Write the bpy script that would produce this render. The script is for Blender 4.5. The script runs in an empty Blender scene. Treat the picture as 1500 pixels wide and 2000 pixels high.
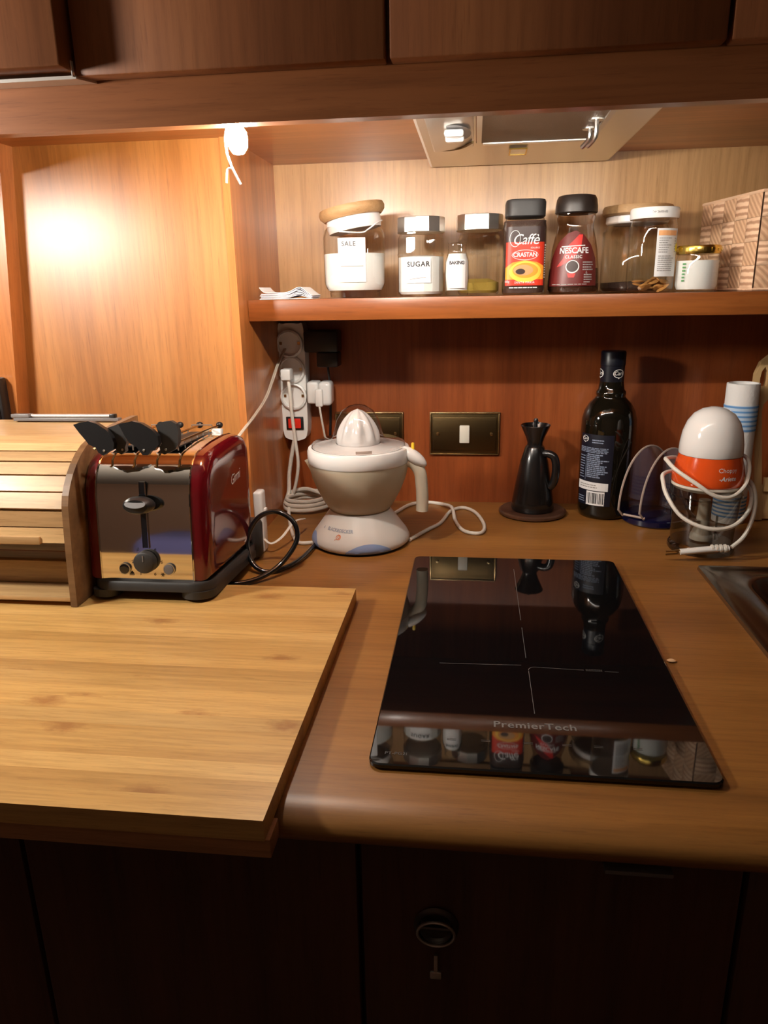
import bpy, bmesh, math, random
from mathutils import Matrix, Vector, Euler
random.seed(7)
PI = math.pi
SC = bpy.context.scene
COL = SC.collection

# ------------------------------------------------------------------ camera, world, exposure
def look(loc, yaw, pitch, roll, lens):
    cy, sy, cp, sp = math.cos(yaw), math.sin(yaw), math.cos(pitch), math.sin(pitch)
    f = Vector((-sy*cp, cy*cp, sp)); r = Vector((cy, sy, 0)); u = r.cross(f)
    cr, sr = math.cos(roll), math.sin(roll)
    r2 = r*cr + u*sr; u2 = -r*sr + u*cr
    cam = bpy.data.cameras.new('camera'); o = bpy.data.objects.new('camera', cam); COL.objects.link(o)
    M = Matrix((r2, u2, -f)).transposed().to_4x4(); M.translation = Vector(loc)
    o.matrix_world = M
    cam.sensor_fit = 'VERTICAL'; cam.sensor_height = 32.0; cam.sensor_width = 24.0; cam.lens = lens
    cam.clip_start = .01; cam.clip_end = 50
    SC.camera = o
look((.03915, -1.35313, .38794), .12444, -.29267, -.01848, 1429.88/2000*32.0)

w = bpy.data.worlds.new('world'); SC.world = w; w.use_nodes = True
bg = w.node_tree.nodes['Background']; bg.inputs[0].default_value = (1, .85, .7, 1); bg.inputs[1].default_value = .008
SC.view_settings.view_transform = 'Standard'; SC.view_settings.look = 'None'
SC.view_settings.gamma = 1; SC.view_settings.use_curve_mapping = False
SC.view_settings.exposure = 0.0
LAMP_COL = (1.0, .93, .83)
LAMP0 = 210.0       # LED strip along the back of the fascia
LAMP1 = 1100.0       # its loose end hanging in view
LAMP2 = 250.0       # globe of the floor lamp left of the counter

# ------------------------------------------------------------------ materials
def newmat(name):
    m = bpy.data.materials.new(name); m.use_nodes = True
    nt = m.node_tree
    return m, nt, nt.nodes['Principled BSDF']
def P(name, col, rough=.5, metal=0, coat=0, spec=.5, emit=None, es=0, trans=0, bump=0, bscale=200, sss=0):
    m, nt, b = newmat(name)
    b.inputs['Base Color'].default_value = (*col, 1); b.inputs['Roughness'].default_value = rough
    b.inputs['Metallic'].default_value = metal; b.inputs['Coat Weight'].default_value = coat
    b.inputs['Coat Roughness'].default_value = .06; b.inputs['Specular IOR Level'].default_value = spec
    if emit: b.inputs['Emission Color'].default_value = (*emit, 1); b.inputs['Emission Strength'].default_value = es
    if bump:
        n = nt.nodes.new('ShaderNodeTexNoise'); n.inputs['Scale'].default_value = bscale; n.inputs['Detail'].default_value = 4
        t = nt.nodes.new('ShaderNodeTexCoord'); nt.links.new(t.outputs['Object'], n.inputs['Vector'])
        bp = nt.nodes.new('ShaderNodeBump'); bp.inputs['Strength'].default_value = bump; bp.inputs['Distance'].default_value = .001
        nt.links.new(n.outputs['Fac'], bp.inputs['Height']); nt.links.new(bp.outputs[0], b.inputs['Normal'])
    return m
def noise(nt, vec, scale, detail=5, rough=.55, dist=0):
    n = nt.nodes.new('ShaderNodeTexNoise'); n.inputs['Scale'].default_value = scale; n.inputs['Detail'].default_value = detail
    n.inputs['Roughness'].default_value = rough; n.inputs['Distortion'].default_value = dist
    nt.links.new(vec, n.inputs['Vector']); return n.outputs['Fac']
def ramp(nt, fac, stops):
    r = nt.nodes.new('ShaderNodeValToRGB'); e = r.color_ramp.elements
    while len(e) < len(stops): e.new(.5)
    for k, (p, c) in enumerate(stops): e[k].position = p; e[k].color = (*c, 1)
    nt.links.new(fac, r.inputs[0]); return r.outputs[0]
def mixc(nt, kind, fac, a, b):
    m = nt.nodes.new('ShaderNodeMix'); m.data_type = 'RGBA'; m.blend_type = kind
    if isinstance(fac, (int, float)): m.inputs['Factor'].default_value = fac
    else: nt.links.new(fac, m.inputs['Factor'])
    for k, v in (('A', a), ('B', b)):
        s = [i for i in m.inputs if i.name == k and i.type == 'RGBA'][0]
        if isinstance(v, tuple): s.default_value = (*v, 1)
        else: nt.links.new(v, s)
    return [o for o in m.outputs if o.type == 'RGBA'][0]
def wood(name, dark, mid, light, axis='Z', rough=.32, scale=1.0, coat=.25, fig=1.0, crough=.18, rnd=0.0, knots=0, knotcol=(.16, .07, .02)):
    """varnished wood, grain running along one axis; dark / mid / light are the tones of the grain"""
    m, nt, b = newmat(name)
    tc = nt.nodes.new('ShaderNodeTexCoord'); mp = nt.nodes.new('ShaderNodeMapping')
    s = {'X': (.05, 1, 1), 'Y': (1, .05, 1), 'Z': (1, 1, .05)}[axis]
    mp.inputs['Scale'].default_value = s
    nt.links.new(tc.outputs['Object'], mp.inputs['Vector']); vec = mp.outputs[0]
    if rnd:
        oi = nt.nodes.new('ShaderNodeObjectInfo'); ad = nt.nodes.new('ShaderNodeVectorMath'); ad.operation = 'ADD'
        cx = nt.nodes.new('ShaderNodeCombineXYZ'); mu = nt.nodes.new('ShaderNodeMath'); mu.operation = 'MULTIPLY'; mu.inputs[1].default_value = 37
        nt.links.new(oi.outputs['Random'], mu.inputs[0])
        for i in range(3): nt.links.new(mu.outputs[0], cx.inputs[i])
        nt.links.new(vec, ad.inputs[0]); nt.links.new(cx.outputs[0], ad.inputs[1]); vec = ad.outputs[0]
    n1 = noise(nt, vec, 9*scale, 4, .5, .6*fig)
    n2 = noise(nt, vec, 130*scale, 6, .6, .1)
    c1 = ramp(nt, n1, [(.28, dark), (.5, mid), (.74, light)])
    c2 = ramp(nt, n2, [(.3, (.72, .68, .62)), (.55, (1, 1, 1)), (.8, (1.12, 1.1, 1.05))])
    c = mixc(nt, 'MULTIPLY', .8, c1, c2)
    n3 = noise(nt, vec, 420*scale, 3, .7)
    c3 = ramp(nt, n3, [(.33, (.6, .52, .45)), (.42, (1, 1, 1))])
    c = mixc(nt, 'MULTIPLY', .45, c, c3)
    if knots:
        mk = nt.nodes.new('ShaderNodeMapping'); mk.inputs['Scale'].default_value = {'X': (.55, 1, 1), 'Y': (1, .55, 1), 'Z': (1, 1, .55)}[axis]
        if rnd:
            a2 = nt.nodes.new('ShaderNodeVectorMath'); a2.operation = 'ADD'; nt.links.new(tc.outputs['Object'], a2.inputs[0]); nt.links.new(cx.outputs[0], a2.inputs[1]); nt.links.new(a2.outputs[0], mk.inputs['Vector'])
        else: nt.links.new(tc.outputs['Object'], mk.inputs['Vector'])
        v = nt.nodes.new('ShaderNodeTexVoronoi'); v.voronoi_dimensions = '2D'; v.inputs['Scale'].default_value = knots; nt.links.new(mk.outputs[0], v.inputs['Vector'])
        nk = noise(nt, mk.outputs[0], 160, 3, .6)
        ad = nt.nodes.new('ShaderNodeMath'); ad.operation = 'MULTIPLY_ADD'; ad.inputs[1].default_value = .16
        nt.links.new(nk, ad.inputs[0]); nt.links.new(v.outputs['Distance'], ad.inputs[2])
        rk = ramp(nt, ad.outputs[0], [(.1, (.85, .85, .85)), (.20, (0, 0, 0))])
        c = mixc(nt, 'MIX', rk, c, knotcol)
    if rnd:
        hv = nt.nodes.new('ShaderNodeHueSaturation'); mr = nt.nodes.new('ShaderNodeMapRange')
        mr.inputs['To Min'].default_value = 1-rnd; mr.inputs['To Max'].default_value = 1+rnd
        nt.links.new(oi.outputs['Random'], mr.inputs['Value']); nt.links.new(mr.outputs[0], hv.inputs['Value']); nt.links.new(c, hv.inputs['Color']); c = hv.outputs[0]
    nt.links.new(c, b.inputs['Base Color'])
    b.inputs['Roughness'].default_value = rough; b.inputs['Coat Weight'].default_value = coat; b.inputs['Coat Roughness'].default_value = crough
    bp = nt.nodes.new('ShaderNodeBump'); bp.inputs['Strength'].default_value = .12; bp.inputs['Distance'].default_value = .0006
    nt.links.new(n2, bp.inputs['Height']); nt.links.new(bp.outputs[0], b.inputs['Normal'])
    return m
def glass(name, tint=(1, 1, 1), refl=.9, rough=.02, ior=1.5, rim=.45):
    """thin clear wall: lets light through straight, mirrors by Fresnel"""
    m = bpy.data.materials.new(name); m.use_nodes = True; nt = m.node_tree; nt.nodes.clear()
    out = nt.nodes.new('ShaderNodeOutputMaterial'); mix = nt.nodes.new('ShaderNodeMixShader')
    tr = nt.nodes.new('ShaderNodeBsdfTransparent'); tr.inputs[0].default_value = (*tint, 1)
    lw = nt.nodes.new('ShaderNodeLayerWeight'); lw.inputs['Blend'].default_value = .35      # longer path through the wall towards the rim
    rm = nt.nodes.new('ShaderNodeValToRGB'); rm.color_ramp.elements[0].position = .45; rm.color_ramp.elements[0].color = (*tint, 1)
    rm.color_ramp.elements[1].position = .98; rm.color_ramp.elements[1].color = (*[c*rim for c in tint], 1)
    nt.links.new(lw.outputs['Facing'], rm.inputs[0]); nt.links.new(rm.outputs[0], tr.inputs[0])
    gl = nt.nodes.new('ShaderNodeBsdfGlossy'); gl.inputs['Roughness'].default_value = rough; gl.inputs[0].default_value = (refl, refl, refl, 1)
    fr = nt.nodes.new('ShaderNodeFresnel'); ge = nt.nodes.new('ShaderNodeNewGeometry'); mr = nt.nodes.new('ShaderNodeMapRange')
    mr.inputs['To Min'].default_value = ior; mr.inputs['To Max'].default_value = 1/ior     # the same thin wall seen from either side
    nt.links.new(ge.outputs['Backfacing'], mr.inputs['Value']); nt.links.new(mr.outputs[0], fr.inputs['IOR'])
    nt.links.new(fr.outputs[0], mix.inputs[0]); nt.links.new(tr.outputs[0], mix.inputs[1]); nt.links.new(gl.outputs[0], mix.inputs[2])
    nt.links.new(mix.outputs[0], out.inputs[0]); return m
def emis(name, col, s):
    m = bpy.data.materials.new(name); m.use_nodes = True; nt = m.node_tree; nt.nodes.clear()
    out = nt.nodes.new('ShaderNodeOutputMaterial'); e = nt.nodes.new('ShaderNodeEmission')
    e.inputs[0].default_value = (*col, 1); e.inputs[1].default_value = s
    nt.links.new(e.outputs[0], out.inputs[0]); return m
def frosted(name, col, t=.35, rough=.4):
    m = bpy.data.materials.new(name); m.use_nodes = True; nt = m.node_tree
    b = nt.nodes['Principled BSDF']; out = [n for n in nt.nodes if n.type == 'OUTPUT_MATERIAL'][0]
    b.inputs['Base Color'].default_value = (*col, 1); b.inputs['Roughness'].default_value = rough
    tl = nt.nodes.new('ShaderNodeBsdfTranslucent'); tl.inputs[0].default_value = (*col, 1)
    mix = nt.nodes.new('ShaderNodeMixShader'); mix.inputs[0].default_value = t
    nt.links.new(b.outputs[0], mix.inputs[1]); nt.links.new(tl.outputs[0], mix.inputs[2]); nt.links.new(mix.outputs[0], out.inputs[0])
    return m
CH_D, CH_M, CH_L = (.30, .085, .018), (.44, .145, .034), (.56, .21, .058)
M = dict(
    cherryZ=wood('cherry_upright', CH_D, CH_M, CH_L, 'Z', .34, fig=1.3),
    panel=wood('varnished_cherry_panel', (.28, .092, .016), (.41, .155, .030), (.51, .215, .052), 'Z', .38, fig=1.3, coat=.85, crough=.40),
    cherryX=wood('cherry_lengthwise', CH_D, CH_M, CH_L, 'X', .36, fig=1.3),
    cherryY=wood('cherry_crosswise', CH_D, CH_M, CH_L, 'Y', .36),
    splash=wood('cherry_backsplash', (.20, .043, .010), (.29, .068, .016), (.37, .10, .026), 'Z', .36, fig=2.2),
    backup=wood('pale_cherry', (.39, .20, .08), (.50, .28, .12), (.59, .355, .165), 'Z', .33, fig=1.2),  # paler and yellower than the backsplash wood
    door=wood('cabinet_cherry', (.15, .050, .018), (.235, .082, .029), (.30, .115, .042), 'Z', .38),
    doorX=wood('fascia_cherry', (.18, .058, .019), (.275, .095, .031), (.35, .13, .045), 'X', .38),
    shelf=wood('shelf_cherry', (.10, .022, .005), (.215, .060, .012), (.29, .092, .02), 'X', .32, 1.3, fig=2.6),
    top=wood('worktop_laminate', (.195, .081, .017), (.28, .120, .025), (.345, .157, .036), 'X', .42, 1.6, coat=.06, crough=.3),
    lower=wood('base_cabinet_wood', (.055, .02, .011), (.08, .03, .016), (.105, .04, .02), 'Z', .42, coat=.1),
    bamboo=wood('bamboo', (.42, .225, .064), (.52, .30, .092), (.60, .37, .13), 'X', .42, 2.0, coat=.08, rnd=.10, knots=9, knotcol=(.30, .13, .035)),
    bambooend=wood('bamboo_edge', (.34, .15, .06), (.42, .2, .08), (.5, .26, .11), 'X', .5, 2.0, coat=0),
    acacia=wood('acacia_slat', (.42, .24, .10), (.58, .37, .17), (.68, .46, .23), 'X', .45, 1.5, coat=.08, rnd=.16),
    acaciaS=wood('acacia_side_shaded', (.07, .032, .013), (.19, .098, .041), (.31, .175, .08), 'X', .45, 1.0, coat=.08, fig=3),  # darker than the slats: shade beside the toaster put into the wood colour
    beech=wood('beech', (.50, .31, .13), (.60, .39, .18), (.66, .45, .22), 'Z', .5, coat=0),
    cork=wood('cork_lid', (.40, .23, .10), (.52, .32, .15), (.60, .39, .20), 'X', .6, coat=0),
    coaster=wood('coaster_wood', (.035, .016, .01), (.075, .034, .02), (.13, .065, .035), 'X', .4, 2),
    steel=P('brushed_steel', (.66, .64, .60), .36, 1), chrome=P('polished_chrome', (.80, .78, .75), .045, 1),
    sink=P('sink_steel', (.42, .39, .35), .25, 1, bump=.15, bscale=90), hood=P('hood_steel', (.62, .60, .57), .3, 1, bump=.1, bscale=60),
    filt=P('hood_filter_mesh', (.16, .10, .06), .5, .5, bump=.6, bscale=900),
    brass=P('aged_brass', (.125, .085, .038), .38, 1, bump=.3, bscale=70), brassedge=P('worn_brass_edge', (.55, .40, .2), .25, 1),
    white=P('white_plastic', (.80, .79, .76), .35), whiteg=P('glossy_white_plastic', (.82, .81, .79), .12, coat=.5), ivory=P('ivory_plastic', (.72, .68, .58), .35),
    cord=P('white_cord', (.74, .70, .62), .45), cordg=P('grey_white_cord', (.60, .56, .49), .45), clearcord=P('clear_twin_cord', (.62, .54, .44), .25, .2),
    black=P('black_plastic', (.012, .012, .013), .35), blackg=P('glossy_black', (.008, .008, .009), .12, coat=.4), blackm=P('matt_dark_plastic', (.03, .028, .027), .5),
    red=P('toaster_red', (.125, .003, .007), .12, coat=1.0), hob=P('black_ceramic_glass', (.004, .004, .0045), .03, spec=.6), hobline=P('grey_print', (.17, .165, .16), .4), hobtext=P('dim_grey_print', (.085, .082, .08), .4),
    ceram=P('black_glazed_ceramic', (.008, .007, .007), .24, coat=.25), pourer=P('dark_metal', (.10, .09, .08), .3, 1),
    orange=P('orange_plastic', (.72, .085, .012), .14, coat=.6), smoke=glass('smoky_clear_plastic', (.58, .56, .53), 1.0, .05, 1.75), clear=glass('clear_glass', (.955, .965, .95), 1.0, .02, 1.6, .4), brownglass=glass('coffee_stained_glass', (.80, .68, .58), 1.0, .02, 1.6, .45), clearp=glass('clear_plastic', (.86, .85, .85), 1.0, .04, 1.65),
    edge=P('pale_plastic_edge', (.42, .33, .28), .2), bluetint=glass('blue_tinted_plastic', (.74, .72, .84), .8), bluep=P('dark_blue_plastic', (.006, .006, .03), .1, coat=.5),
    olive=P('dark_bottle_glass', (.006, .005, .003), .06, coat=.3), navy=P('navy_label', (.004, .005, .014), .45), navycap=P('navy_cap', (.003, .004, .010), .35),
    paper=P('white_paper', (.74, .74, .74), .7), paperl=P('lilac_paper', (.62, .60, .68), .7), ink=P('black_ink', (.02, .02, .025), .6), inkf=P('pencil_grey', (.10, .10, .10), .7), inkg=P('faded_ink', (.30, .29, .28), .6), inkb=P('grey_blue_ink', (.22, .27, .38), .6),
    salt=P('white_grains', (.72, .715, .70), .9, bump=.2, bscale=600), ochre=P('yellow_grains', (.50, .34, .06), .9, bump=.8, bscale=500), coffee=P('coffee_granules', (.045, .018, .010), .8, bump=.8, bscale=700),
    dried=P('dried_mushroom', (.42, .19, .045), .7, bump=.6, bscale=300), gold=P('gold_lid', (.62, .43, .10), .25, 1), seal=P('clear_rubber_seal', (.78, .74, .72), .35),
    labelred=P('label_red', (.60, .035, .012), .4), labelor=P('label_orange', (.85, .30, .02), .4), labely=P('label_yellow', (.9, .55, .06), .4), labeld=P('label_dark_red', (.12, .012, .010), .4), labelblk=P('label_black', (.03, .012, .01), .4),
    nesred=P('label_bright_red', (.62, .03, .025), .4), tan=P('label_tan', (.55, .3, .12), .5), peach=P('label_peach', (.85, .42, .18), .5), yel=P('yellow_print', (.85, .70, .03), .5), greenp=P('green_print', (.05, .25, .06), .5),
    frost=frosted('frosted_jug', (.76, .68, .52), .42, .35), handle=P('cream_handle', (.62, .56, .44), .35), jbase=P('juicer_base_white', (.70, .68, .64), .3), jblue=P('pale_blue_rubber', (.26, .36, .60), .4), yknob=P('yellow_knob', (.8, .5, .03), .35), logo=P('orange_logo', (.75, .2, .06), .5), logob=P('grey_logo', (.30, .34, .42), .5),
    switchred=P('red_rocker', (.35, .01, .008), .15, emit=(1, .05, .02), es=.25), towel=P('paper_towel', (.80, .79, .77), .9, bump=.9, bscale=160), towelb=P('blue_print', (.12, .30, .60), .8), towell=P('pale_blue_print', (.50, .64, .80), .8),
    wicker=P('woven_paper_strip', (.62, .36, .20), .7, bump=.8, bscale=260), wickerl=P('basket_lining', (.26, .14, .08), .8), wickerd=P('woven_paper_strip_dark', (.46, .25, .135), .7, bump=.8, bscale=260),
    lockm=P('dull_dark_metal', (.09, .08, .075), .35, 1), alu=P('aluminium', (.80, .77, .72), .35, .7), grey=P('grey_plastic', (.16, .15, .15), .4), bagp=P('grey_plastic_bag', (.30, .27, .24), .4), crumbm=P('bread_crumb', (.7, .45, .25), .8),
    wallf=P('light_brown_panelling', (.34, .20, .13), .6), wallm=P('brown_panelling', (.11, .062, .04), .6), floorm=wood('dark_floor_planks', (.06, .03, .018), (.09, .045, .025), (.12, .06, .035), 'X', .5), ceilm=P('cream_ceiling', (.42, .38, .33), .7),
    bluef=P('reflected_blue', (.16, .16, .38), .9, bump=.5, bscale=300), strip=emis('lit_led_strip', LAMP_COL, LAMP0), bulb=emis('lit_strip_end', LAMP_COL, LAMP1), globe=emis('lit_globe', LAMP_COL, LAMP2), bulbend=P('lamp_porcelain', (.85, .84, .8), .3),
)

def strands(name, a, b, sc, rough=.7, direction='Z', dist=2.0):  # dark colour bands stand in for the shade in the grooves between strands
    m, nt, bs = newmat(name); tc = nt.nodes.new('ShaderNodeTexCoord'); w_ = nt.nodes.new('ShaderNodeTexWave'); w_.bands_direction = direction
    w_.inputs['Scale'].default_value = sc; w_.inputs['Distortion'].default_value = dist; w_.inputs['Detail'].default_value = 2; w_.inputs['Detail Scale'].default_value = 3
    nt.links.new(tc.outputs['Object'], w_.inputs['Vector']); c = ramp(nt, w_.outputs['Fac'], [(.15, a), (.7, b)]); nt.links.new(c, bs.inputs['Base Color']); bs.inputs['Roughness'].default_value = rough
    bp = nt.nodes.new('ShaderNodeBump'); bp.inputs['Strength'].default_value = .6; bp.inputs['Distance'].default_value = .001
    nt.links.new(w_.outputs['Fac'], bp.inputs['Height']); nt.links.new(bp.outputs[0], bs.inputs['Normal']); return m
M['wicker'] = strands('twisted_paper_strands', (.42, .23, .135), (.78, .52, .34), 34, direction='Z', dist=1.2)
M['wickerd'] = strands('fine_paper_weave', (.52, .30, .175), (.66, .41, .245), 60, direction='DIAGONAL', dist=.8)

# ------------------------------------------------------------------ geometry helpers (each returns (verts, faces))
def join(*gs):
    V, F = [], []
    for v, f in gs:
        n = len(V); V += [tuple(p) for p in v]; F += [tuple(i+n for i in q) for q in f]
    return V, F
def xf(g, M4): return [tuple(M4 @ Vector(p)) for p in g[0]], g[1]
def mv(g, x=0, y=0, z=0): return [(p[0]+x, p[1]+y, p[2]+z) for p in g[0]], g[1]
def rot(g, ax, deg, c=(0, 0, 0)):
    R = Matrix.Translation(c) @ Matrix.Rotation(math.radians(deg), 4, ax) @ Matrix.Translation([-a for a in c]); return xf(g, R)
def box(x0, x1, y0, y1, z0, z1, r=0, seg=2):
    if not r:
        V = [(x, y, z) for x in (x0, x1) for y in (y0, y1) for z in (z0, z1)]
        return V, [(0, 1, 3, 2), (4, 6, 7, 5), (0, 4, 5, 1), (2, 3, 7, 6), (0, 2, 6, 4), (1, 5, 7, 3)]
    bm = bmesh.new(); bmesh.ops.create_cube(bm, size=1)
    for v in bm.verts: v.co = Vector(((x0+x1)/2+v.co.x*(x1-x0), (y0+y1)/2+v.co.y*(y1-y0), (z0+z1)/2+v.co.z*(z1-z0)))
    bmesh.ops.bevel(bm, geom=bm.edges[:], offset=r, segments=seg, profile=.5, affect='EDGES')
    bm.verts.index_update(); g = ([tuple(v.co) for v in bm.verts], [tuple(v.index for v in f.verts) for f in bm.faces]); bm.free(); return g
def prism(pts, a0, a1, axis='Y'):
    """2-D outline extruded between a0 and a1. axis X: pts are (y,z); Y: (x,z); Z: (x,y)"""
    def p3(p, a): return {'X': (a, p[0], p[1]), 'Y': (p[0], a, p[1]), 'Z': (p[0], p[1], a)}[axis]
    n = len(pts); V = [p3(p, a0) for p in pts]+[p3(p, a1) for p in pts]
    F = [tuple(range(n))[::-1], tuple(range(n, 2*n))]+[(i, (i+1) % n, n+(i+1) % n, n+i) for i in range(n)]
    return V, F
def lathe(prof, n=40, a0=0, a1=2*PI, caps=True, phase=0, sx=1, sy=1):
    """profile of (r, z) turned round Z"""
    full = abs(a1-a0-2*PI) < 1e-6; V, F = [], []; k = n if full else n+1
    for r, z in prof:
        for i in range(k):
            a = a0+(a1-a0)*i/n+phase; V.append((r*math.cos(a)*sx, r*math.sin(a)*sy, z))
    for j in range(len(prof)-1):
        for i in range(n if full else n):
            i2 = (i+1) % k if full else i+1
            F.append((j*k+i, j*k+i2, (j+1)*k+i2, (j+1)*k+i))
    if caps and full:
        if prof[0][0] > 1e-5: F.append(tuple(range(k))[::-1])
        if prof[-1][0] > 1e-5: F.append(tuple((len(prof)-1)*k+i for i in range(k)))
    return V, F
def smooth_path(pts, sub=6, closed=False):
    out = []; n = len(pts); P_ = [Vector(p) for p in pts]
    for i in range(n if closed else n-1):
        p0 = P_[(i-1) % n] if (closed or i > 0) else P_[0]; p1 = P_[i]; p2 = P_[(i+1) % n]; p3 = P_[(i+2) % n] if (closed or i+2 < n) else P_[-1]
        for s in range(sub):
            t = s/sub
            out.append(.5*((2*p1)+(-p0+p2)*t+(2*p0-5*p1+4*p2-p3)*t*t+(-p0+3*p1-3*p2+p3)*t**3))
    if not closed: out.append(P_[-1])
    return out
def tube(pts, r, n=8, sub=6, closed=False, raw=False, flat=1.0):
    c = [Vector(p) for p in pts] if raw else smooth_path(pts, sub, closed); V, F = [], []; m = len(c); up = Vector((0, 0, 1)); prev = None
    for i, p in enumerate(c):
        a = c[(i+1) % m] if (closed or i < m-1) else p; b_ = c[i-1] if (closed or i > 0) else p
        t = (a-b_).normalized() if (a-b_).length > 1e-9 else Vector((1, 0, 0))
        if prev is None: s = t.cross(up) if abs(t.z) < .95 else t.cross(Vector((1, 0, 0)))
        else: s = prev-t*prev.dot(t)
        s = s.normalized(); prev = s; q = t.cross(s)
        for k in range(n):
            an = 2*PI*k/n; V.append(tuple(p+(s*math.cos(an)+q*math.sin(an)*flat)*r))
    for i in range(m if closed else m-1):
        for k in range(n):
            F.append((i*n+k, i*n+(k+1) % n, ((i+1) % m)*n+(k+1) % n, ((i+1) % m)*n+k))
    if not closed: F += [tuple(range(n))[::-1], tuple((m-1)*n+k for k in range(n))]
    return V, F
def grid(fn, nu, nv):
    V = [fn(i/nu, j/nv) for j in range(nv+1) for i in range(nu+1)]
    return V, [(j*(nu+1)+i, j*(nu+1)+i+1, (j+1)*(nu+1)+i+1, (j+1)*(nu+1)+i) for j in range(nv) for i in range(nu)]
def cylpatch(R, w, z0, z1, ang=-90, n=14, sh=0):
    """paper wrapped on a round wall: w metres wide, centred at compass angle ang"""
    h = w/R/2; a = math.radians(ang)
    Rf = R if callable(R) else (lambda z: R)
    return grid(lambda u, v: (Rf(z0+(z1-z0)*v)*math.cos(a-h+2*h*u), Rf(z0+(z1-z0)*v)*math.sin(a-h+2*h*u), z0+(z1-z0)*v+sh*u), n, 6 if callable(R) else 1)
def disc2d(cx, cz, rx, rz, n=24, t0=0, t1=2*PI): return [(cx+rx*math.cos(t0+(t1-t0)*i/n), cz+rz*math.sin(t0+(t1-t0)*i/n)) for i in range(n)]
def flat2d(pts): return [(x, 0, z) for x, z in pts], [tuple(range(len(pts)))]
def ring2d(cx, cz, rx, rz, wd, n=28):
    a = disc2d(cx, cz, rx, rz, n); b = disc2d(cx, cz, rx-wd, rz-wd, n)
    return [(x, 0, z) for x, z in a+b], [(i, (i+1) % n, n+(i+1) % n, n+i) for i in range(n)]
def bars2d(x0, x1, z0, z1, rows, seed=0, fill=.55, ragged=.3):
    """lines of print too small to read"""
    rr = random.Random(seed); gs = []; h = (z1-z0)/rows
    for k in range(rows):
        z = z1-h*(k+.5); x = x0; end = x1-(x1-x0)*ragged*rr.random()
        while x < end:
            l = (x1-x0)*(.07+.13*rr.random()); e = min(x+l, end)
            gs.append(([(x, 0, z-h*fill/2), (e, 0, z-h*fill/2), (e, 0, z+h*fill/2), (x, 0, z+h*fill/2)], [(0, 1, 2, 3)])); x = e+(x1-x0)*.022
    return join(*gs)
_txt = {}
def text2d(s, size, shear=0, space=1.0, bold=0.0):
    """lettering as flat outlines in the XZ plane, centred on the origin"""
    c = bpy.data.curves.new('t', 'FONT'); c.body = s; c.size = size; c.align_x = 'CENTER'; c.align_y = 'CENTER'; c.shear = shear; c.space_character = space; c.offset = bold; c.resolution_u = 3
    o = bpy.data.objects.new('t', c); COL.objects.link(o); bpy.context.view_layer.update()
    me = bpy.data.meshes.new_from_object(o.evaluated_get(bpy.context.evaluated_depsgraph_get()))
    g = ([(v.co.x, 0, v.co.y) for v in me.vertices], [tuple(p.vertices) for p in me.polygons])
    bpy.data.objects.remove(o); bpy.data.curves.remove(c); bpy.data.meshes.remove(me); return g
def sub2d(g, maxw):
    """cut long flat faces so that they can be bent round a jar"""
    bm = bmesh.new(); vs = [bm.verts.new(p) for p in g[0]]
    for f in g[1]:
        try: bm.faces.new([vs[i] for i in f])
        except ValueError: pass
    xs = [p[0] for p in g[0]]; x = min(xs)+maxw
    while x < max(xs):
        bmesh.ops.bisect_plane(bm, geom=bm.verts[:]+bm.edges[:]+bm.faces[:], plane_co=(x, 0, 0), plane_no=(1, 0, 0)); x += maxw
    bm.verts.index_update(); r = ([tuple(v.co) for v in bm.verts], [tuple(v.index for v in f.verts) for f in bm.faces]); bm.free(); return r
def wrap(g, R, z, ang=-90, off=.0004):
    g = sub2d(g, .006); a0 = math.radians(ang); Rf = R if callable(R) else (lambda q: R)
    return [((Rf(p[2]+z)+off)*math.cos(a0+p[0]/Rf(z)), (Rf(p[2]+z)+off)*math.sin(a0+p[0]/Rf(z)), p[2]+z) for p in g[0]], g[1]

# ------------------------------------------------------------------ object helpers
def obj(name, g, mat, parent=None, smooth=True, ang=40):
    me = bpy.data.meshes.new(name); me.from_pydata([tuple(p) for p in g[0]], [], g[1])
    bm = bmesh.new(); bm.from_mesh(me); bmesh.ops.recalc_face_normals(bm, faces=bm.faces[:]) if len(bm.faces) < 6000 else None; bm.to_mesh(me); bm.free()
    me.materials.append(M[mat] if isinstance(mat, str) else mat)
    if smooth:
        me.polygons.foreach_set('use_smooth', [True]*len(me.polygons)); me.set_sharp_from_angle(angle=math.radians(ang))
    o = bpy.data.objects.new(name, me); COL.objects.link(o)
    if parent: o.parent = parent
    if 'print' in name: o['kind'] = 'stuff'      # lines of type too small to read
    return o
def inst(src, parent, loc=(0, 0, 0), rotz=0, name=None):
    o = src.copy(); COL.objects.link(o); o.parent = parent; o.location = loc; o.rotation_euler = (0, 0, rotz); return o
def tag(o, label, cat, group=None):
    o['label'] = label; o['category'] = cat
    if group: o['group'] = group
    return o
def thing(name, label, cat, loc=(0, 0, 0), rotd=(0, 0, 0), group=None):
    o = bpy.data.objects.new(name, None); COL.objects.link(o); o.empty_display_size = .02
    o.location = loc; o.rotation_euler = [math.radians(a) for a in rotd]; return tag(o, label, cat, group)
def struct(name, g, mat, label=None, parent=None, smooth=False):
    o = obj(name, g, mat, parent, smooth); 
    if not parent: o['kind'] = 'structure'
    if label: o['label'] = label
    return o

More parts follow.
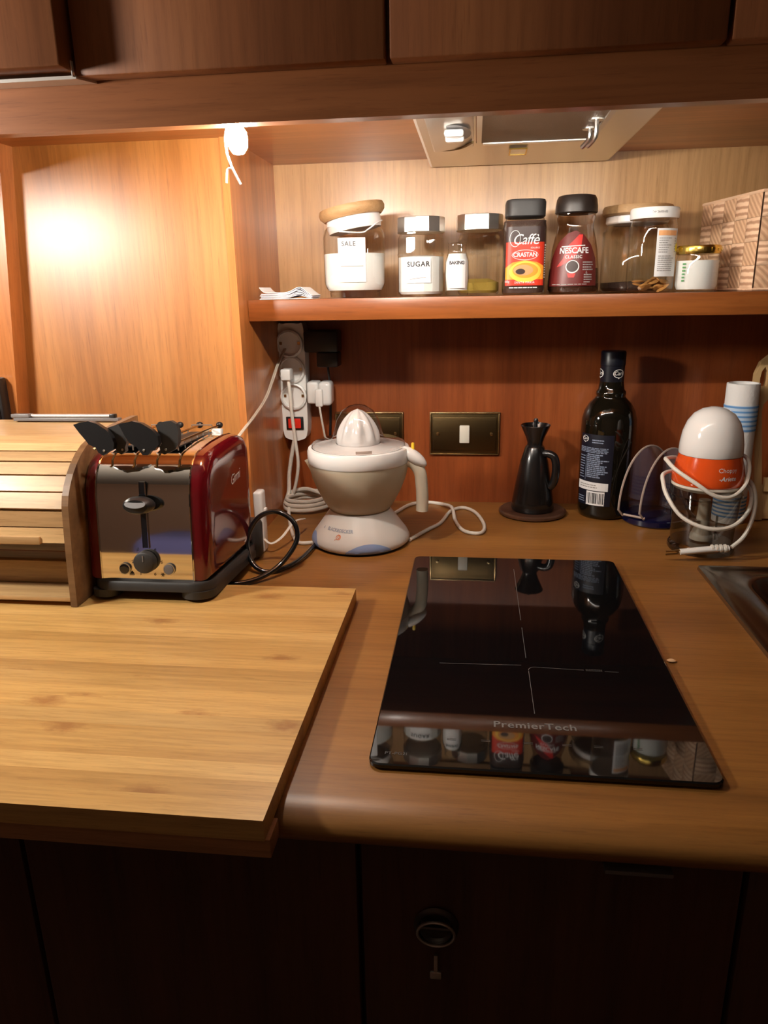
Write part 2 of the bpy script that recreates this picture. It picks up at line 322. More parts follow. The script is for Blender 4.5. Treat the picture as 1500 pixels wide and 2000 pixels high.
# ------------------------------------------------------------------ the setting (X right, Y to the back wall, Z up; worktop top at z = 0)
Z_SOF, Z_SH = .600, .3787
struct('floor', box(-2.2, 1.6, -3.0, .02, -.92, -.90), 'floorm')
struct('ceiling', box(-2.2, 1.6, -3.0, .02, 1.30, 1.32), 'ceilm')
struct('wall_front', box(-2.2, 1.6, -3.02, -3.0, -.9, 1.3), 'wallf')
struct('wall_right', box(1.6, 1.62, -3.0, .02, -.9, 1.3), 'wallm')
struct('wall_far_left', box(-2.22, -2.2, -3.0, .02, -.9, 1.3), 'wallm')
struct('wall_back', box(-2.2, 1.6, .012, .03, -.9, 1.3), 'wallm')
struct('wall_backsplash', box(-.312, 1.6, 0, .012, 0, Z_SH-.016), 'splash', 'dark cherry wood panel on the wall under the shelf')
struct('wall_upper_back', box(-.312, 1.6, 0, .012, Z_SH-.016, Z_SOF), 'backup', 'pale cherry panel on the wall above the shelf')
struct('wall_side', box(-.3235, -.312, -.25, .012, 0, Z_SOF), 'cherryZ', 'cherry wood divider between the tall panel and the shelf niche')
struct('wall_panel', box(-.72, -.3235, -.246, -.23, 0, Z_SOF), 'panel', 'tall glossy cherry wood panel behind the bread box')
# batten on the left: its right-hand face leans, the lower end lies further out
LA = [(-.638, .60), (-.6755, .207), (-.695, 0)]
struct('wall_left', prism([(-2.2, .60)]+LA+[(-2.2, 0)], -.278, -.23, 'Y'), 'cherryZ', 'cherry wood wall face at the left edge of the tall panel')
struct('trim_downstand', box(-.668, -.648, -.56, -.278, .56, Z_SOF), 'door', 'short cherry board hanging at the left end of the soffit')
struct('trim_soffit', box(-2.2, 1.6, -.562, .012, Z_SOF, Z_SOF+.018), 'cherryX', 'cherry soffit board under the wall cabinets')
struct('trim_fascia', box(-2.2, 1.6, -.58, -.562, .548, .66), 'doorX', 'long cherry fascia board under the wall cabinet doors')

# worktop with a rounded nose
nose = [(0, -.032)]+[(0, 0)]+[(-.862-.030*math.sin(a), -.016+.016*math.cos(a)) for a in [PI*k/12 for k in range(13)]]
wt = tag(obj('worktop', prism(nose, -.80, .3634, 'X'), 'top'), 'brown wood-look worktop with rounded front edge running under everything', 'worktop')
wt2 = obj('worktop_rear_strip', prism([(0, -.032), (0, 0), (-.327, 0), (-.327, -.032)], .3634, 1.6, 'X'), 'top', wt)
nose2 = [(-.80, -.032), (-.80, 0)]+[(-.862-.030*math.sin(a), -.016+.016*math.cos(a)) for a in [PI*k/12 for k in range(13)]]
obj('worktop_front_strip', prism(nose2, .3634, 1.6, 'X'), 'top', wt)

# base cabinets in 30 cm units
def base_cabinet(x0, x1, label, extra=None, ztop=.866):
    t = thing('base_cabinet', label, 'cabinet', ((x0+x1)/2, -.84, -.9), group='base cabinets under the worktop'); h = (x1-x0)/2
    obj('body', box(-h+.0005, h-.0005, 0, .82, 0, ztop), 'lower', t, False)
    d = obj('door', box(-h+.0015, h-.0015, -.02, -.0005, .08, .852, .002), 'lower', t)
    if extra: extra(t, d, h)
    return t
def ring_lock(t, d, h):
    zc = .90-.125
    obj('lock_plate', rot(lathe([(.0001, 0), (.017, 0), (.019, .0015), (.017, .003), (.0145, .0035), (.013, .0015), (.0001, .0015)], 28), 'X', 90), 'lockm', d).location = (-.088, -.021, zc)
    obj('ring_pull', tube([(.0155*math.cos(a), -.006-.003*math.sin(a), .0155*math.sin(a)) for a in [2*PI*k/20 for k in range(20)]], .0013, 6, 2, True), 'steel', d).location = (-.088, -.021, zc-.004)
    obj('pull_bar', tube([(-.014, 0, 0), (.014, 0, 0)], .0022, 8, 1), 'lockm', d).location = (-.088, -.027, zc+.003)
    obj('key', join(box(-.0015, .0015, -.002, 0, -.032, -.014), box(-.005, .005, -.002, 0, -.040, -.032, .0009)), 'steel', d).location = (-.088, -.026, zc-.012)
    obj('finger_pull', box(-.026, .026, -.010, 0, .90-.052, .90-.048, .001), 'grey', d).location = (.07, -.02, 0)
base_cabinet(-.80, -.352, 'dark cabinet under the bamboo board, at the far left')
base_cabinet(-.351, -.050, 'dark cabinet with plain door between bamboo board and ring pull cabinet')
base_cabinet(-.049, .256, 'dark cabinet under the hob with a metal ring pull and key', ring_lock)
base_cabinet(.257, .56, 'dark cabinet under the sink at the right edge', None, .74)

# wall cabinets above the fascia
def wall_cabinet(x0, x1, y, z0, label):
    t = thing('wall_cabinet', label, 'cabinet', ((x0+x1)/2, 0, z0), group='wall cabinets above the fascia'); h = (x1-x0)/2
    obj('body', box(-h+.0005, h-.0005, -.56, -.002, .62-z0, .5), 'door', t, False)
    obj('door', box(-h+.0012, h-.0012, y, -.5805, 0, .5, .0022), 'door', t)
    return t
wall_cabinet(-.648, -.3475, -.622, .5945, 'cherry wall cabinet at top left whose door stands proud of the others')
wall_cabinet(-.3465, -.045, -.600, .5905, 'plain cherry wall cabinet directly above the dangling light')
wall_cabinet(-.0435, .2525, -.600, .5905, 'dark shaded wall cabinet above the cooker hood')
wall_cabinet(.254, .55, -.600, .5905, 'dark shaded wall cabinet at the top right corner')
tag(obj('metal_profile', join(box(-.70, -.345, -.6005, -.5805, .5885, .5915), box(-.3478, -.3468, -.6035, -.5995, .590, .6035), prism([(-.345, -.6005), (-.334, -.5805), (-.345, -.5805)], .5885, .5905, 'Z')), 'alu', None, False), 'thin pale metal profile under the proud cabinet door at top left', 'profile')

# the open shelf
tag(obj('wall_shelf', box(-.3115, 1.2, -.205, -.0005, Z_SH-.0322, Z_SH, .0012), 'shelf'), 'long cherry wood wall shelf carrying the jars', 'shelf')

# ------------------------------------------------------------------ the two lamps
t = thing('led_strip_light', 'glaring light strip behind the fascia, its loose end dangling beside the tall panel', 'light', (-.212, -.527, .5435))
obj('strip', box(.012, .53, -.0305, -.0301, .0125, .0185), 'strip', t, False)      # glued on, shining back at the wall
obj('strip_carrier', join(box(.010, .532, -.0348, -.0306, .0095, .021), box(.010, .532, -.0306, -.0292, .0095, .0121)), 'bulbend', t, False)
obj('glowing_end', lathe([(.0001, -.015), (.006, -.0135), (.0098, -.008), (.0105, 0), (.0098, .007), (.006, .0125), (.0001, .014)], 20), 'bulb', t)
obj('connector', box(-.012, .011, -.0345, .004, .0142, .034, .002), 'bulbend', t)
obj('black_wire', tube([(-.003, -.006, .03), (-.010, -.012, .022), (-.017, -.016, .02), (-.02, -.02, .03)], .0009, 6), 'black', t)
wr = obj('dangling_wire', tube([(-.008, 0, .018), (-.0125, -.001, .004), (-.012, -.002, -.012), (-.009, -.003, -.022), (-.006, -.003, -.030), (.001, -.003, -.044)], .0014, 6), 'bulbend', t)
obj('wire_end', tube([(-.007, -.003, -.028), (-.0125, -.003, -.029), (-.0145, -.003, -.042)], .0012, 6, 3), 'bulbend', wr)

t = thing('floor_lamp', 'globe floor lamp standing left of the worktop', 'lamp', (-.885, -.815, -.9))
obj('base', lathe([(.0001, 0), (.09, 0), (.09, .012), (.02, .03), (.0001, .03)], 32), 'black', t)
obj('pole', lathe([(.011, .028), (.011, 1.395)], 16), 'black', t)
obj('globe', lathe([(.055*math.sin(a), 1.462-.055*math.cos(a)) for a in [PI*k/14 for k in range(15)]], 28, caps=False), 'globe', t)
obj('globe_holder', lathe([(.011, 1.382), (.028, 1.395), (.030, 1.409), (.0001, 1.408)], 20), 'black', t)
# made-up table and blue block, added out of view to colour the toaster's reflection
t = thing('added_side_table', 'dark wooden side table added out of view across the room', 'table', (-1.05, -2.25, -.9))
obj('table_top', box(-.55, .55, -.3, .3, .62, .65, .004), 'lower', t)
for sx in (-1, 1):
    for sy in (-1, 1): obj('leg', box(sx*.5-.025, sx*.5+.025, sy*.25-.025, sy*.25+.025, 0, .6195), 'lower', t, False)
tag(obj('reflected_blue_block', mv(box(-.17, .17, -.16, .16, 0, .17, .06, 4), -.95, -2.16, -.249), 'bluef'), 'blue block added on the dark side table for the toaster to reflect', 'cloth')

# ------------------------------------------------------------------ cooker hood
HZ = .5995
t = thing('cooker_hood', 'stainless steel cooker hood let into the soffit', 'cooker hood', (0, 0, HZ))
x0, x1, y0, y1 = -.040, .252, -.50, -.008
def frame_ring(o, i, zo, zi):
    (a0, a1, b0, b1), (c0, c1, d0, d1) = o, i
    V = [(a0, b0, zo), (a1, b0, zo), (a1, b1, zo), (a0, b1, zo), (c0, d0, zi), (c1, d0, zi), (c1, d1, zi), (c0, d1, zi)]
    return V, [(0, 1, 5, 4), (1, 2, 6, 5), (2, 3, 7, 6), (3, 0, 4, 7)]
obj('frame', join(frame_ring((x0, x1, y0, y1), (x0, x1, y0, y1), -.0004, -.012), frame_ring((x0, x1, y0, y1), (x0+.004, x1-.004, y0+.004, y1-.004), -.012, -.014), frame_ring((x0+.004, x1-.004, y0+.004, y1-.004), (.036, .205, -.42, -.145), -.014, -.003),
    frame_ring((.036, .205, -.42, -.145), (.036, .205, -.42, -.145), -.003, -.0006)), 'hood', t, True, 20)
obj('control_panel', rot(box(-.026, .033, -.44, -.155, -.0128, -.0075, .002), 'Y', -6, (0, 0, -.01)), 'steel', t)
obj('panel_groove', tube([(-.024, -.150, -.0115), (0, -.152, -.0118), (.018, -.17, -.0118), (.0315, -.205, -.0118)], .0018, 6), 'brass', t)
obj('switch_recess', lathe([(.0001, 0), (.022, 0), (.024, -.0012), (.0001, -.0012)], 24, sy=2.2), 'grey', t).location = (.006, -.275, -.0118)
for k, yy in enumerate((-.298, -.262)):
    obj('slide_switch', rot(box(-.0125, .0125, -.016, .016, -.009, 0, .003), 'X', 8), 'whiteg', t).location = (.008, yy, -.0125)
obj('filter', box(.044, .198, -.415, -.168, -.0075, -.003), 'filt', t, False)
obj('filter_bar', box(.046, .194, -.170, -.160, -.0095, -.0045, .001), 'alu', t)
for xx in (.0405, .1995): obj('filter_rail', box(xx-.0035, xx+.0035, -.415, -.168, -.010, -.003), 'steel', t, False)
for yy, h in ((-.245, .012), (-.30, .02)):
    obj('hook', join(tube([(.187, yy, -.008), (.187, yy, -.008-h), (.180, yy+.016, -.016-h)], .0032, 8, 4), mv(lathe([(.0001, 0), (.010, 0), (.010, -.002), (.0001, -.002)], 20), .187, yy, -.0075)), 'hood', t)
obj('sticker', rot(box(.088, .112, -.118, -.085, -.0100, -.0090), 'X', -4.5, (0, -.1, -.0095)), 'alu', t, False)
obj('sticker_frame', rot(join(*[box(*b_, -.0108, -.0092) for b_ in ((.0865, .0885, -.12, -.083), (.1115, .1135, -.12, -.083), (.0885, .1115, -.12, -.118), (.0885, .1115, -.085, -.083))]), 'X', -4.5, (0, -.1, -.0095)), 'gold', t, False)

# ------------------------------------------------------------------ hob
t = thing('induction_hob', 'black glass two-zone hob lying on the worktop', 'hob', (.1, -.575, 0), (0, 0, 0))
hx0, hx1, hy0, hy1 = -.1445, .1458, -.253, .2545
rc = .012
def rrect(x0, x1, y0, y1, r, n=5):
    o = []
    for cx, cy, a in ((x1-r, y1-r, 0), (x0+r, y1-r, PI/2), (x0+r, y0+r, PI), (x1-r, y0+r, 1.5*PI)):
        o += [(cx+r*math.cos(a+PI/2*k/n), cy+r*math.sin(a+PI/2*k/n)) for k in range(n+1)]
    return o
obj('under_tray', prism(rrect(hx0+.006, hx1-.006, hy0+.006, hy1-.006, .01), 0, .0022, 'Z'), 'black', t)
def slab(x0, x1, y0, y1, r, z0, z1, ch):
    a = rrect(x0, x1, y0, y1, r); b = rrect(x0+ch, x1-ch, y0+ch, y1-ch, r-ch*.5); n = len(a)
    V = [(*p, z0) for p in a]+[(*p, z1-ch) for p in a]+[(*p, z1) for p in b]
    F = [tuple(range(n))[::-1], tuple(range(2*n, 3*n))]+[(k*n+i, k*n+(i+1) % n, (k+1)*n+(i+1) % n, (k+1)*n+i) for k in (0, 1) for i in range(n)]
    return V, F
obj('glass_plate', slab(hx0, hx1, hy0, hy1, .010, .0022, .0064, .0012), 'hob', t, True, 30)
def ln(x0, y0, x1, y1, wd=.0005):
    d = Vector((x1-x0, y1-y0, 0)).normalized(); q = Vector((-d.y, d.x, 0))*wd/2
    return [(x0+q.x, y0+q.y, 0), (x1+q.x, y1+q.y, 0), (x1-q.x, y1-q.y, 0), (x0-q.x, y0-q.y, 0)], [(0, 1, 2, 3)]
L_ = join(ln(0, .21, 0, .04), ln(0, .02, 0, -.055), ln(-.092, -.074, -.006, -.0715), ln(.008, -.0745, .058, -.0765), ln(.079, -.0775, .093, -.078), ln(.001, -.083, .001, -.164),
          *[ln(.001+.007-.007*math.cos(a), -.0815+.007*math.sin(a), .008-.007*math.cos(a+.26), -.0815+.007*math.sin(a+.26)) for a in [k*.26 for k in range(6)]])
obj('zone_marks', mv(L_, 0, 0, .0066), 'hobline', t, False)
def flat(g, x, y, z=.0066): return [(p[0]+x, p[2]+y, z) for p in g[0]], g[1]
obj('brand_lettering', flat(text2d('PremierTech', .0135, bold=.0002, space=1.06), -.0005, -.185), 'hobline', t, False)
obj('model_lettering', flat(text2d('PT-PG2I', .0055, space=1.05), -.122, -.2375), 'hobtext', t, False)
obj('warning_print', flat(bars2d(.06, .078, -.0785, -.074, 2, 3, .45), 0, 0), 'hobtext', t, False)
sym = [flat(join(*[([(-.004, 0, z), (.004, 0, z), (.004, 0, z+.0005), (-.004, 0, z+.0005)], [(0, 1, 2, 3)]) for z in (-.001, .001)]), x, -.212) for x in (-.075, -.045, -.008, .025, .052, .085)]
obj('touch_symbols', join(*sym), 'hobtext', t, False)
tag(obj('bread_crumb', mv(lathe([(.0001, 0), (.003, .0008), (.0034, .0018), (.002, .003), (.0001, .0033)], 8, sx=1.5), .2555, -.613, 0), 'crumbm'), 'single pale crumb on the worktop right of the hob', 'crumb')

# ------------------------------------------------------------------ sink
t = thing('sink', 'stainless steel sink with raised rim at the right edge', 'sink', (.36, -.325, 0))
def rim_loft(loops):
    n = len(loops[0]); V = [p for l in loops for p in l]; return V, [(k*n+i, k*n+(i+1) % n, (k+1)*n+(i+1) % n, (k+1)*n+i) for k in range(len(loops)-1) for i in range(n)]
def lp(x0, x1, y0, y1, r, z): return [(*p, z) for p in rrect(x0, x1, y0, y1, r, 8)]
sx0, sx1, sy0, sy1 = .0, .80, -.478, .0
obj('rim', rim_loft([lp(sx0, sx1, sy0, sy1, .006, .0002), lp(sx0+.001, sx1-.001, sy0+.001, sy1-.001, .006, .0048), lp(sx0+.009, sx1-.009, sy0+.009, sy1-.009, .008, .0052), lp(sx0+.013, sx1-.013, sy0+.013, sy1-.013, .01, .0030),
    lp(sx0+.040, sx1-.04, sy0+.035, sy1-.030, .05, .0028), lp(sx0+.044, sx1-.044, sy0+.039, sy1-.034, .048, .0046), lp(sx0+.049, sx1-.049, sy0+.044, sy1-.039, .046, .0035)]), 'sink', t, True, 50)
obj('bowl', rim_loft([lp(sx0+.049, sx1-.049, sy0+.044, sy1-.039, .046, .0035), lp(sx0+.055, sx1-.055, sy0+.05, sy1-.045, .045, -.008), lp(sx0+.072, sx1-.072, sy0+.066, sy1-.06, .05, -.022), lp(sx0+.082, sx1-.082, sy0+.075, sy1-.07, .05, -.030), lp(sx0+.088, sx1-.088, sy0+.082, sy1-.077, .045, -.12), lp(sx0+.12, sx1-.12, sy0+.11, sy1-.10, .03, -.15), lp(.3, .34, -.26, -.22, .01, -.151)]), 'sink', t, True, 60)
obj('drain', mv(lathe([(.0001, .002), (.03, .002), (.036, 0), (.036, -.003)], 24), .32, -.24, -.148), 'steel', t)

# ------------------------------------------------------------------ bamboo pastry board with a lip over the worktop edge
BZ = .0185
t = thing('pastry_board', 'large bamboo pastry board overhanging the front of the worktop', 'board', (-.1085, -.4815, 0))
NS = 20; sw = (.92-.4815)/NS; bl = .62
me0 = None
for k in range(NS):
    if me0 is None:
        me0 = obj('bamboo_strip', box(-bl, 0, -sw, 0, .0003, BZ), 'bamboo', t, False); me0.location = (0, 0, 0)
    else: inst(me0, t, (0, -k*sw, random.uniform(-.00003, .00003)))
obj('lip', box(-bl, .0035, -.4385+.002, -.412, -.0165, .0000, .0008), 'bambooend', t)

# ------------------------------------------------------------------ bread box (leans back: front on the board, back over its rear edge)
TILT = -4.0
t = thing('bread_box', 'wooden roll-top bread box with horizontal slats, left of the toaster', 'bread box', (-.445, -.568, .0248), (TILT, 0, 0))
prof = [(0, -.0056), (.0005, .06), (.002, .100), (.003, .1216), (.0065, .134), (.0124, .145), (.0215, .158), (.0327, .1695), (.046, .180), (.061, .1885), (.080, .1948), (.1025, .1995), (.1467, .2064), (.2027, .2120), (.209, .2120), (.209, 0), (.085, .0004)]
obj('side_panel', prism(prof, -.0085, 0, 'X'), 'acaciaS', t, False)
obj('side_panel', prism(prof, -.335, -.3265, 'X'), 'acaciaS', t, False)
XL, XR = -.3262, -.0088
obj('base', box(XL, XR, .0008, .198, .0004, .0065, .001), 'acacia', t)
obj('front_rail', box(XL, XR, .052, .064, .007, .037, .001), 'acacia', t)
pts = [(.0085, .074), (.011, .0937), (.0135, .1135), (.0235, .1325), (.0355, .1505), (.0480, .1648), (.0600, .1758), (.0715, .1850)]
def slat(p, q, g=.0007, th=.007):
    p, q = Vector(p), Vector(q); d = (q-p).normalized(); n = Vector((d.y, -d.x)) if d.y > 0 else Vector((-d.y, d.x)); n = Vector((d.y, -d.x))
    a, b = p+d*g, q-d*g
    return prism([tuple(a), tuple(b), tuple(b-n*th), tuple(a-n*th)], XL, XR, 'X')
for k in range(len(pts)-1): obj('slat', slat(pts[k], pts[k+1]), 'acacia', t, False)
obj('top_board', prism([(.0728, .1865), (.105, .1945), (.200, .2056), (.200, .198), (.105, .1865), (.0748, .179)], XL, XR, 'X'), 'acacia', t, False)
obj('back_board', box(XL, XR, .2003, .2080, .007, .2055), 'acacia', t, False)
obj('pull_strip', box(-.24, -.040, -.0005, .0085, .0735, .0835, .001), 'acacia', t)
tag(obj('plastic_bag', xf(grid(lambda u, v: (-.062+.058*u, .075+.03*v, .0085+.030*math.sin(PI*u)*(1-.35*v)+.002*math.sin(9*u+5*v)), 20, 6), Matrix.Translation((-.445, -.568, .0248)) @ Matrix.Rotation(math.radians(TILT), 4, 'X')), 'bagp'), 'crumpled grey bag showing in the gap of the bread box', 'bag')
t = thing('metal_bar', 'black and silver metal bar lying along the top of the bread box', 'bar', (-.543, -.3640, .2170), (TILT, 0, 0))
obj('rail', box(-.080, .080, -.006, .006, 0, .0045, .0008), 'grey', t)
obj('end_block', box(-.083, -.055, -.007, .007, .0047, .0100, .0012), 'grey', t)
obj('rod', tube([(-.0545, 0, .0073), (.066, 0, .0073)], .0025, 10, 1), 'alu', t)
obj('end_cap', box(.0662, .074, -.005, .005, .0047, .0100, .001), 'black', t)
t = thing('wall_box', 'small black box on the wooden wall at the left edge', 'box', (-.718, -.2785, .192))
obj('casing', box(-.035, .034, -.022, 0, 0, .079, .004), 'black', t)
obj('front_plate', box(-.03, .029, -.0235, -.0221, .005, .074, .0005), 'blackg', t)

# ------------------------------------------------------------------ toaster
t = thing('toaster', 'red and chrome two-slot toaster with black knobs', 'toaster', (-.36, -.535, .0232), (TILT, 0, 0))
X0, X1 = -.0665, .0552
arc = [(0, .0205), (.002, .09), (.004, .128), (.0075, .146), (.0135, .159), (.022, .1695), (.034, .1765), (.05, .1805), (.085, .185), (.135, .1885), (.16, .188), (.178, .1835), (.188, .172), (.192, .155), (.193, .13), (.193, .0205)]
obj('steel_shell', prism(arc, X0, X1, 'X'), 'chrome', t, True, 25)
def side(x0, s):
    cy, cz = .095, .085; loops = []
    for dx, k in ((0, 0), (.002, .0005), (.009, .001), (.015, .004), (.019, .010), (.0205, .018), (.0208, .03)):
        l = []
        for y, z in arc:
            v = Vector((y-cy, z-cz)); f = 1-k/v.length
            zz = cz+v.y*f
            l.append((x0+s*dx, cy+v.x*f, max(zz, .0205)))
        loops.append(l)
    n = len(arc); g = rim_loft(loops); return g[0], g[1]+[tuple((len(loops)-1)*n+i for i in range(n))]
for x0_, s in ((X1, 1), (X0, -1)):
    sp = obj('side_panel', side(x0_, s), 'red', t, True, 50)
    obj('chrome_trim', tube([(x0_, y, z) for y, z in arc], .0012, 6, 1, raw=True), 'chrome', t)
    if s == 1:
        g = text2d('Girmi', .017, .15)
        obj('brand_lettering', ([(X1+.0212, .118+p[0], .133+p[2]*1.15+p[0]*.15) for p in g[0]], g[1]), 'white', sp, False)
bs = rrect(-.0805, .0785, -.0095, .205, .028, 8); bi = rrect(-.0785, .0765, -.0075, .203, .026, 8)
bg_ = rim_loft([[(*p, .0085) for p in bs], [(*p, .0175) for p in bs], [(*p, .0203) for p in bi]])
obj('base', (bg_[0], bg_[1]+[tuple(range(2*len(bs), 3*len(bs))), tuple(range(len(bs)))[::-1]]), 'blackm', t, True, 40)
for a0, a1, rr0 in ((-.0805, -.047, .014), (.034, .0785, .022)):
    obj('skirt', prism(rrect(a0, a1, -.0095, .205, rr0, 6), -.0010, .0088, 'Z'), 'blackm', t, True, 40)
for a0, a1 in ((-.07, -.05), (.045, .065)): obj('foot', box(a0, a1, .17, .195, -.0095, -.0008, .002), 'black', t)
obj('lever_slot', rot(box(-.0082, -.0012, -.0012, .004, .063, .146), 'X', -2.0, (0, .002, .063)), 'blackg', t, False)
obj('lever_slot_rim', rot(join(box(-.0090, -.0083, -.0016, .001, .0622, .1465), box(-.0011, -.0004, -.0016, .001, .0622, .1465)), 'X', -2.0, (0, .002, .063)), 'chrome', t, False)
lv = obj('lever', rot(lathe([(.0001, 0), (.0185, 0), (.0200, .004), (.0188, .011), (.0150, .016), (.0001, .0165)], 32, sy=.55), 'X', 90), 'black', t); lv.location = (-.0045, -.004, .1195)
obj('lever_face', rot(lathe([(.0001, 0), (.0130, 0), (.0134, .0012), (.0001, .0012)], 28, sy=.4), 'X', 62), 'grey', lv).location = (0, -.0160, .003)
dl = obj('browning_dial', rot(lathe([(.0001, 0), (.0140, 0), (.0142, .003), (.0134, .009), (.0115, .0102), (.0001, .0102)], 32), 'X', 90), 'blackm', t); dl.location = (-.0052, -.0005, .0455)
obj('pointer', mv(box(-.0007, .0007, -.0109, -.0103, .002, .010), 0, 0, 0), 'hobline', dl, False)
for k, (x, z, mt, rr_) in enumerate(((-.0345, .0352, 'blackg', .0062), (.0238, .0358, 'grey', .0062))):
    b_ = obj('button', rot(lathe([(.0001, 0), (rr_, 0), (rr_, .003), (rr_*.6, .0036), (.0001, .0030)], 22), 'X', 90), mt, t); b_.location = (x, -.0004, z)
    obj('button_ring', rot(lathe([(rr_+.0002, 0), (rr_+.0013, 0), (rr_+.0013, .0022), (rr_+.0002, .0022)], 22, caps=False), 'X', 90), 'steel', b_)
prn = []
for s_, x, z in (('1', -.0145, .0285), ('2', -.0240, .0440), ('3', -.0165, .0600), ('4', .0060, .0600), ('5', .0140, .0440), ('6', .0045, .0285)):
    prn.append(mv(text2d(s_, .0055), x, -.0006, z))
prn += [mv(flat2d([(-.0032, 0), (.0032, 0), (0, .0042)]), -.0262, -.0006, .0282), mv(flat2d([(-.0032, -.0016), (.0032, -.0016), (.0032, -.0008), (-.0032, -.0008)]), -.0262, -.0006, .0282)]
prn += [mv(rot(flat2d([(-.0028, -.0003), (.0028, -.0003), (.0028, .0003), (-.0028, .0003)]), 'Y', a), .0145, -.0006, .0282) for a in (0, 60, 120)]
obj('dial_print', join(*prn), 'ink', t, False)
for xx in (-.045, .015):
    obj('toast_slot', mv(rot(box(xx-.016, xx+.016, -.058, .060, -.0012, .0006), 'X', 2.2), 0, .100, .1872), 'black', t, False)
obj('rack_lever', box(.030, .044, .160, .172, .186, .194, .002), 'whiteg', t)
obj('cord_holder', mv(lathe([(.0001, 0), (.014, 0), (.016, .004), (.016, .05), (.013, .056), (.0001, .057)], 24, sy=1.2), .0680, .205, -.004), 'blackm', t)

def sandwich_cage(label, x, outlines):
    c = thing('sandwich_cage', label, 'sandwich cage', (-.36, -.535, .0232), (TILT, 0, 0), 'sandwich cages in the toaster slots')
    for k, (o_, yb) in enumerate(outlines):
        g = prism(o_, yb, yb+.008, 'Y')
        gr = obj('grip', g, 'blackm' if k else 'black', c, True, 30)
        obj('rivet', mv(rot(lathe([(.0001, 0), (.0016, 0), (.0012, .0008), (.0001, .001)], 10), 'X', 90), (min(q[1] for q in o_), [q[0] for q in o_ if q[1] == min(r_[1] for r_ in o_)][0])[1]+.002, yb-.0002, min(q[1] for q in o_)+.006), 'steel', gr)
    for xx in x:
        w_ = obj('wire_rod', tube([(xx-.004, .004, .186), (xx, .02, .1890), (xx, .1, .1925), (xx, .192, .1955)], .0016, 6, 3), 'brassedge', c)
        obj('ball_end', mv(lathe([(.0052*math.sin(a), -.0048*math.cos(a)) for a in [PI*k/8 for k in range(9)]], 14, caps=False), xx, .196, .1958), 'black', w_)
        for k in range(6): obj('cross_wire', tube([(xx, .04+.022*k, .1900+.0009*k), (xx, .04+.022*k, .180)], .0009, 5, 1), 'steel', c)
    obj('end_wire', tube([(x[0], .165, .1945), (x[0], .165, .199), (x[1], .165, .199), (x[1], .165, .1945)], .0009, 5, 1), 'steel', c)
def rnd_poly(p, sub=3): return [(q.x, q.z) for q in smooth_path([(a, 0, b) for a, b in p], sub, True)]
GA = [(-.078, .2176), (-.0699, .2201), (-.0585, .2219), (-.0485, .2190), (-.0368, .2115), (-.031, .2035), (-.0286, .1955), (-.0299, .188), (-.0381, .1842), (-.0438, .1804), (-.0493, .1841), (-.052, .1897), (-.0608, .194), (-.0642, .199), (-.0712, .2077)]
GB = [(-.0400, .2130), (-.0227, .2185), (-.0202, .2085), (-.0178, .1993), (-.0176, .1943), (-.02, .1893), (-.0198, .1844), (-.0254, .1806), (-.031, .1836), (-.0321, .193)]
GC = [(-.0206, .2184), (-.0035, .2221), (.0078, .2195), (.0206, .2118), (.0271, .2045), (.0276, .1946), (.0219, .1872), (.0174, .1871), (.013, .1815), (.0065, .1814), (.0025, .187), (-.001, .192), (-.0084, .1956), (-.013, .2024)]
GD = [(.0211, .2167), (.0303, .2204), (.04, .2216), (.0467, .218), (.0492, .2089), (.0481, .1948), (.0437, .1873), (.0357, .1836), (.0298, .181), (.0247, .1828), (.024, .1897), (.027, .1946)]
sandwich_cage('black-handled sandwich cage in the toaster slot nearer the bread box', (-.060, -.030), ((GA, -.012), (GB, -.002)))
sandwich_cage('black-handled sandwich cage in the toaster slot nearer the red side', (0.0, .030), ((GC, -.012), (GD, -.002)))
t = thing('power_cable', 'black toaster cord curled into a standing loop right of the toaster', 'cord', (-.26, -.40, 0))
obj('cable', mv(tube([(-.335, -.452, .0045), (-.300, -.450, .0045), (-.262, -.432, .005), (-.232, -.400, .016), (-.212, -.372, .044), (-.218, -.362, .070), (-.244, -.358, .0835), (-.271, -.362, .074), (-.286, -.372, .044), (-.278, -.386, .017), (-.256, -.396, .0045), (-.230, -.380, .0045), (-.212, -.33, .005), (-.205, -.24, .005), (-.20, -.12, .005)], .0037, 10, 7), .26, .40, 0), 'blackg', t)
t = thing('white_charger', 'white plug-in charger standing on the worktop behind the toaster', 'charger', (-.287, -.295, 0))
obj('casing', box(-.007, .007, -.012, .012, 0, .098, .004, 3), 'whiteg', t)
obj('button', box(.0068, .0105, -.005, .005, .062, .070, .0012), 'white', t)
obj('flat_lead', tube([(.006, -.008, .022), (.018, -.012, .016), (.030, .01, .02), (.040, .05, .032), (.046, .10, .022)], .0022, 8, 5, flat=.5), 'cord', t)

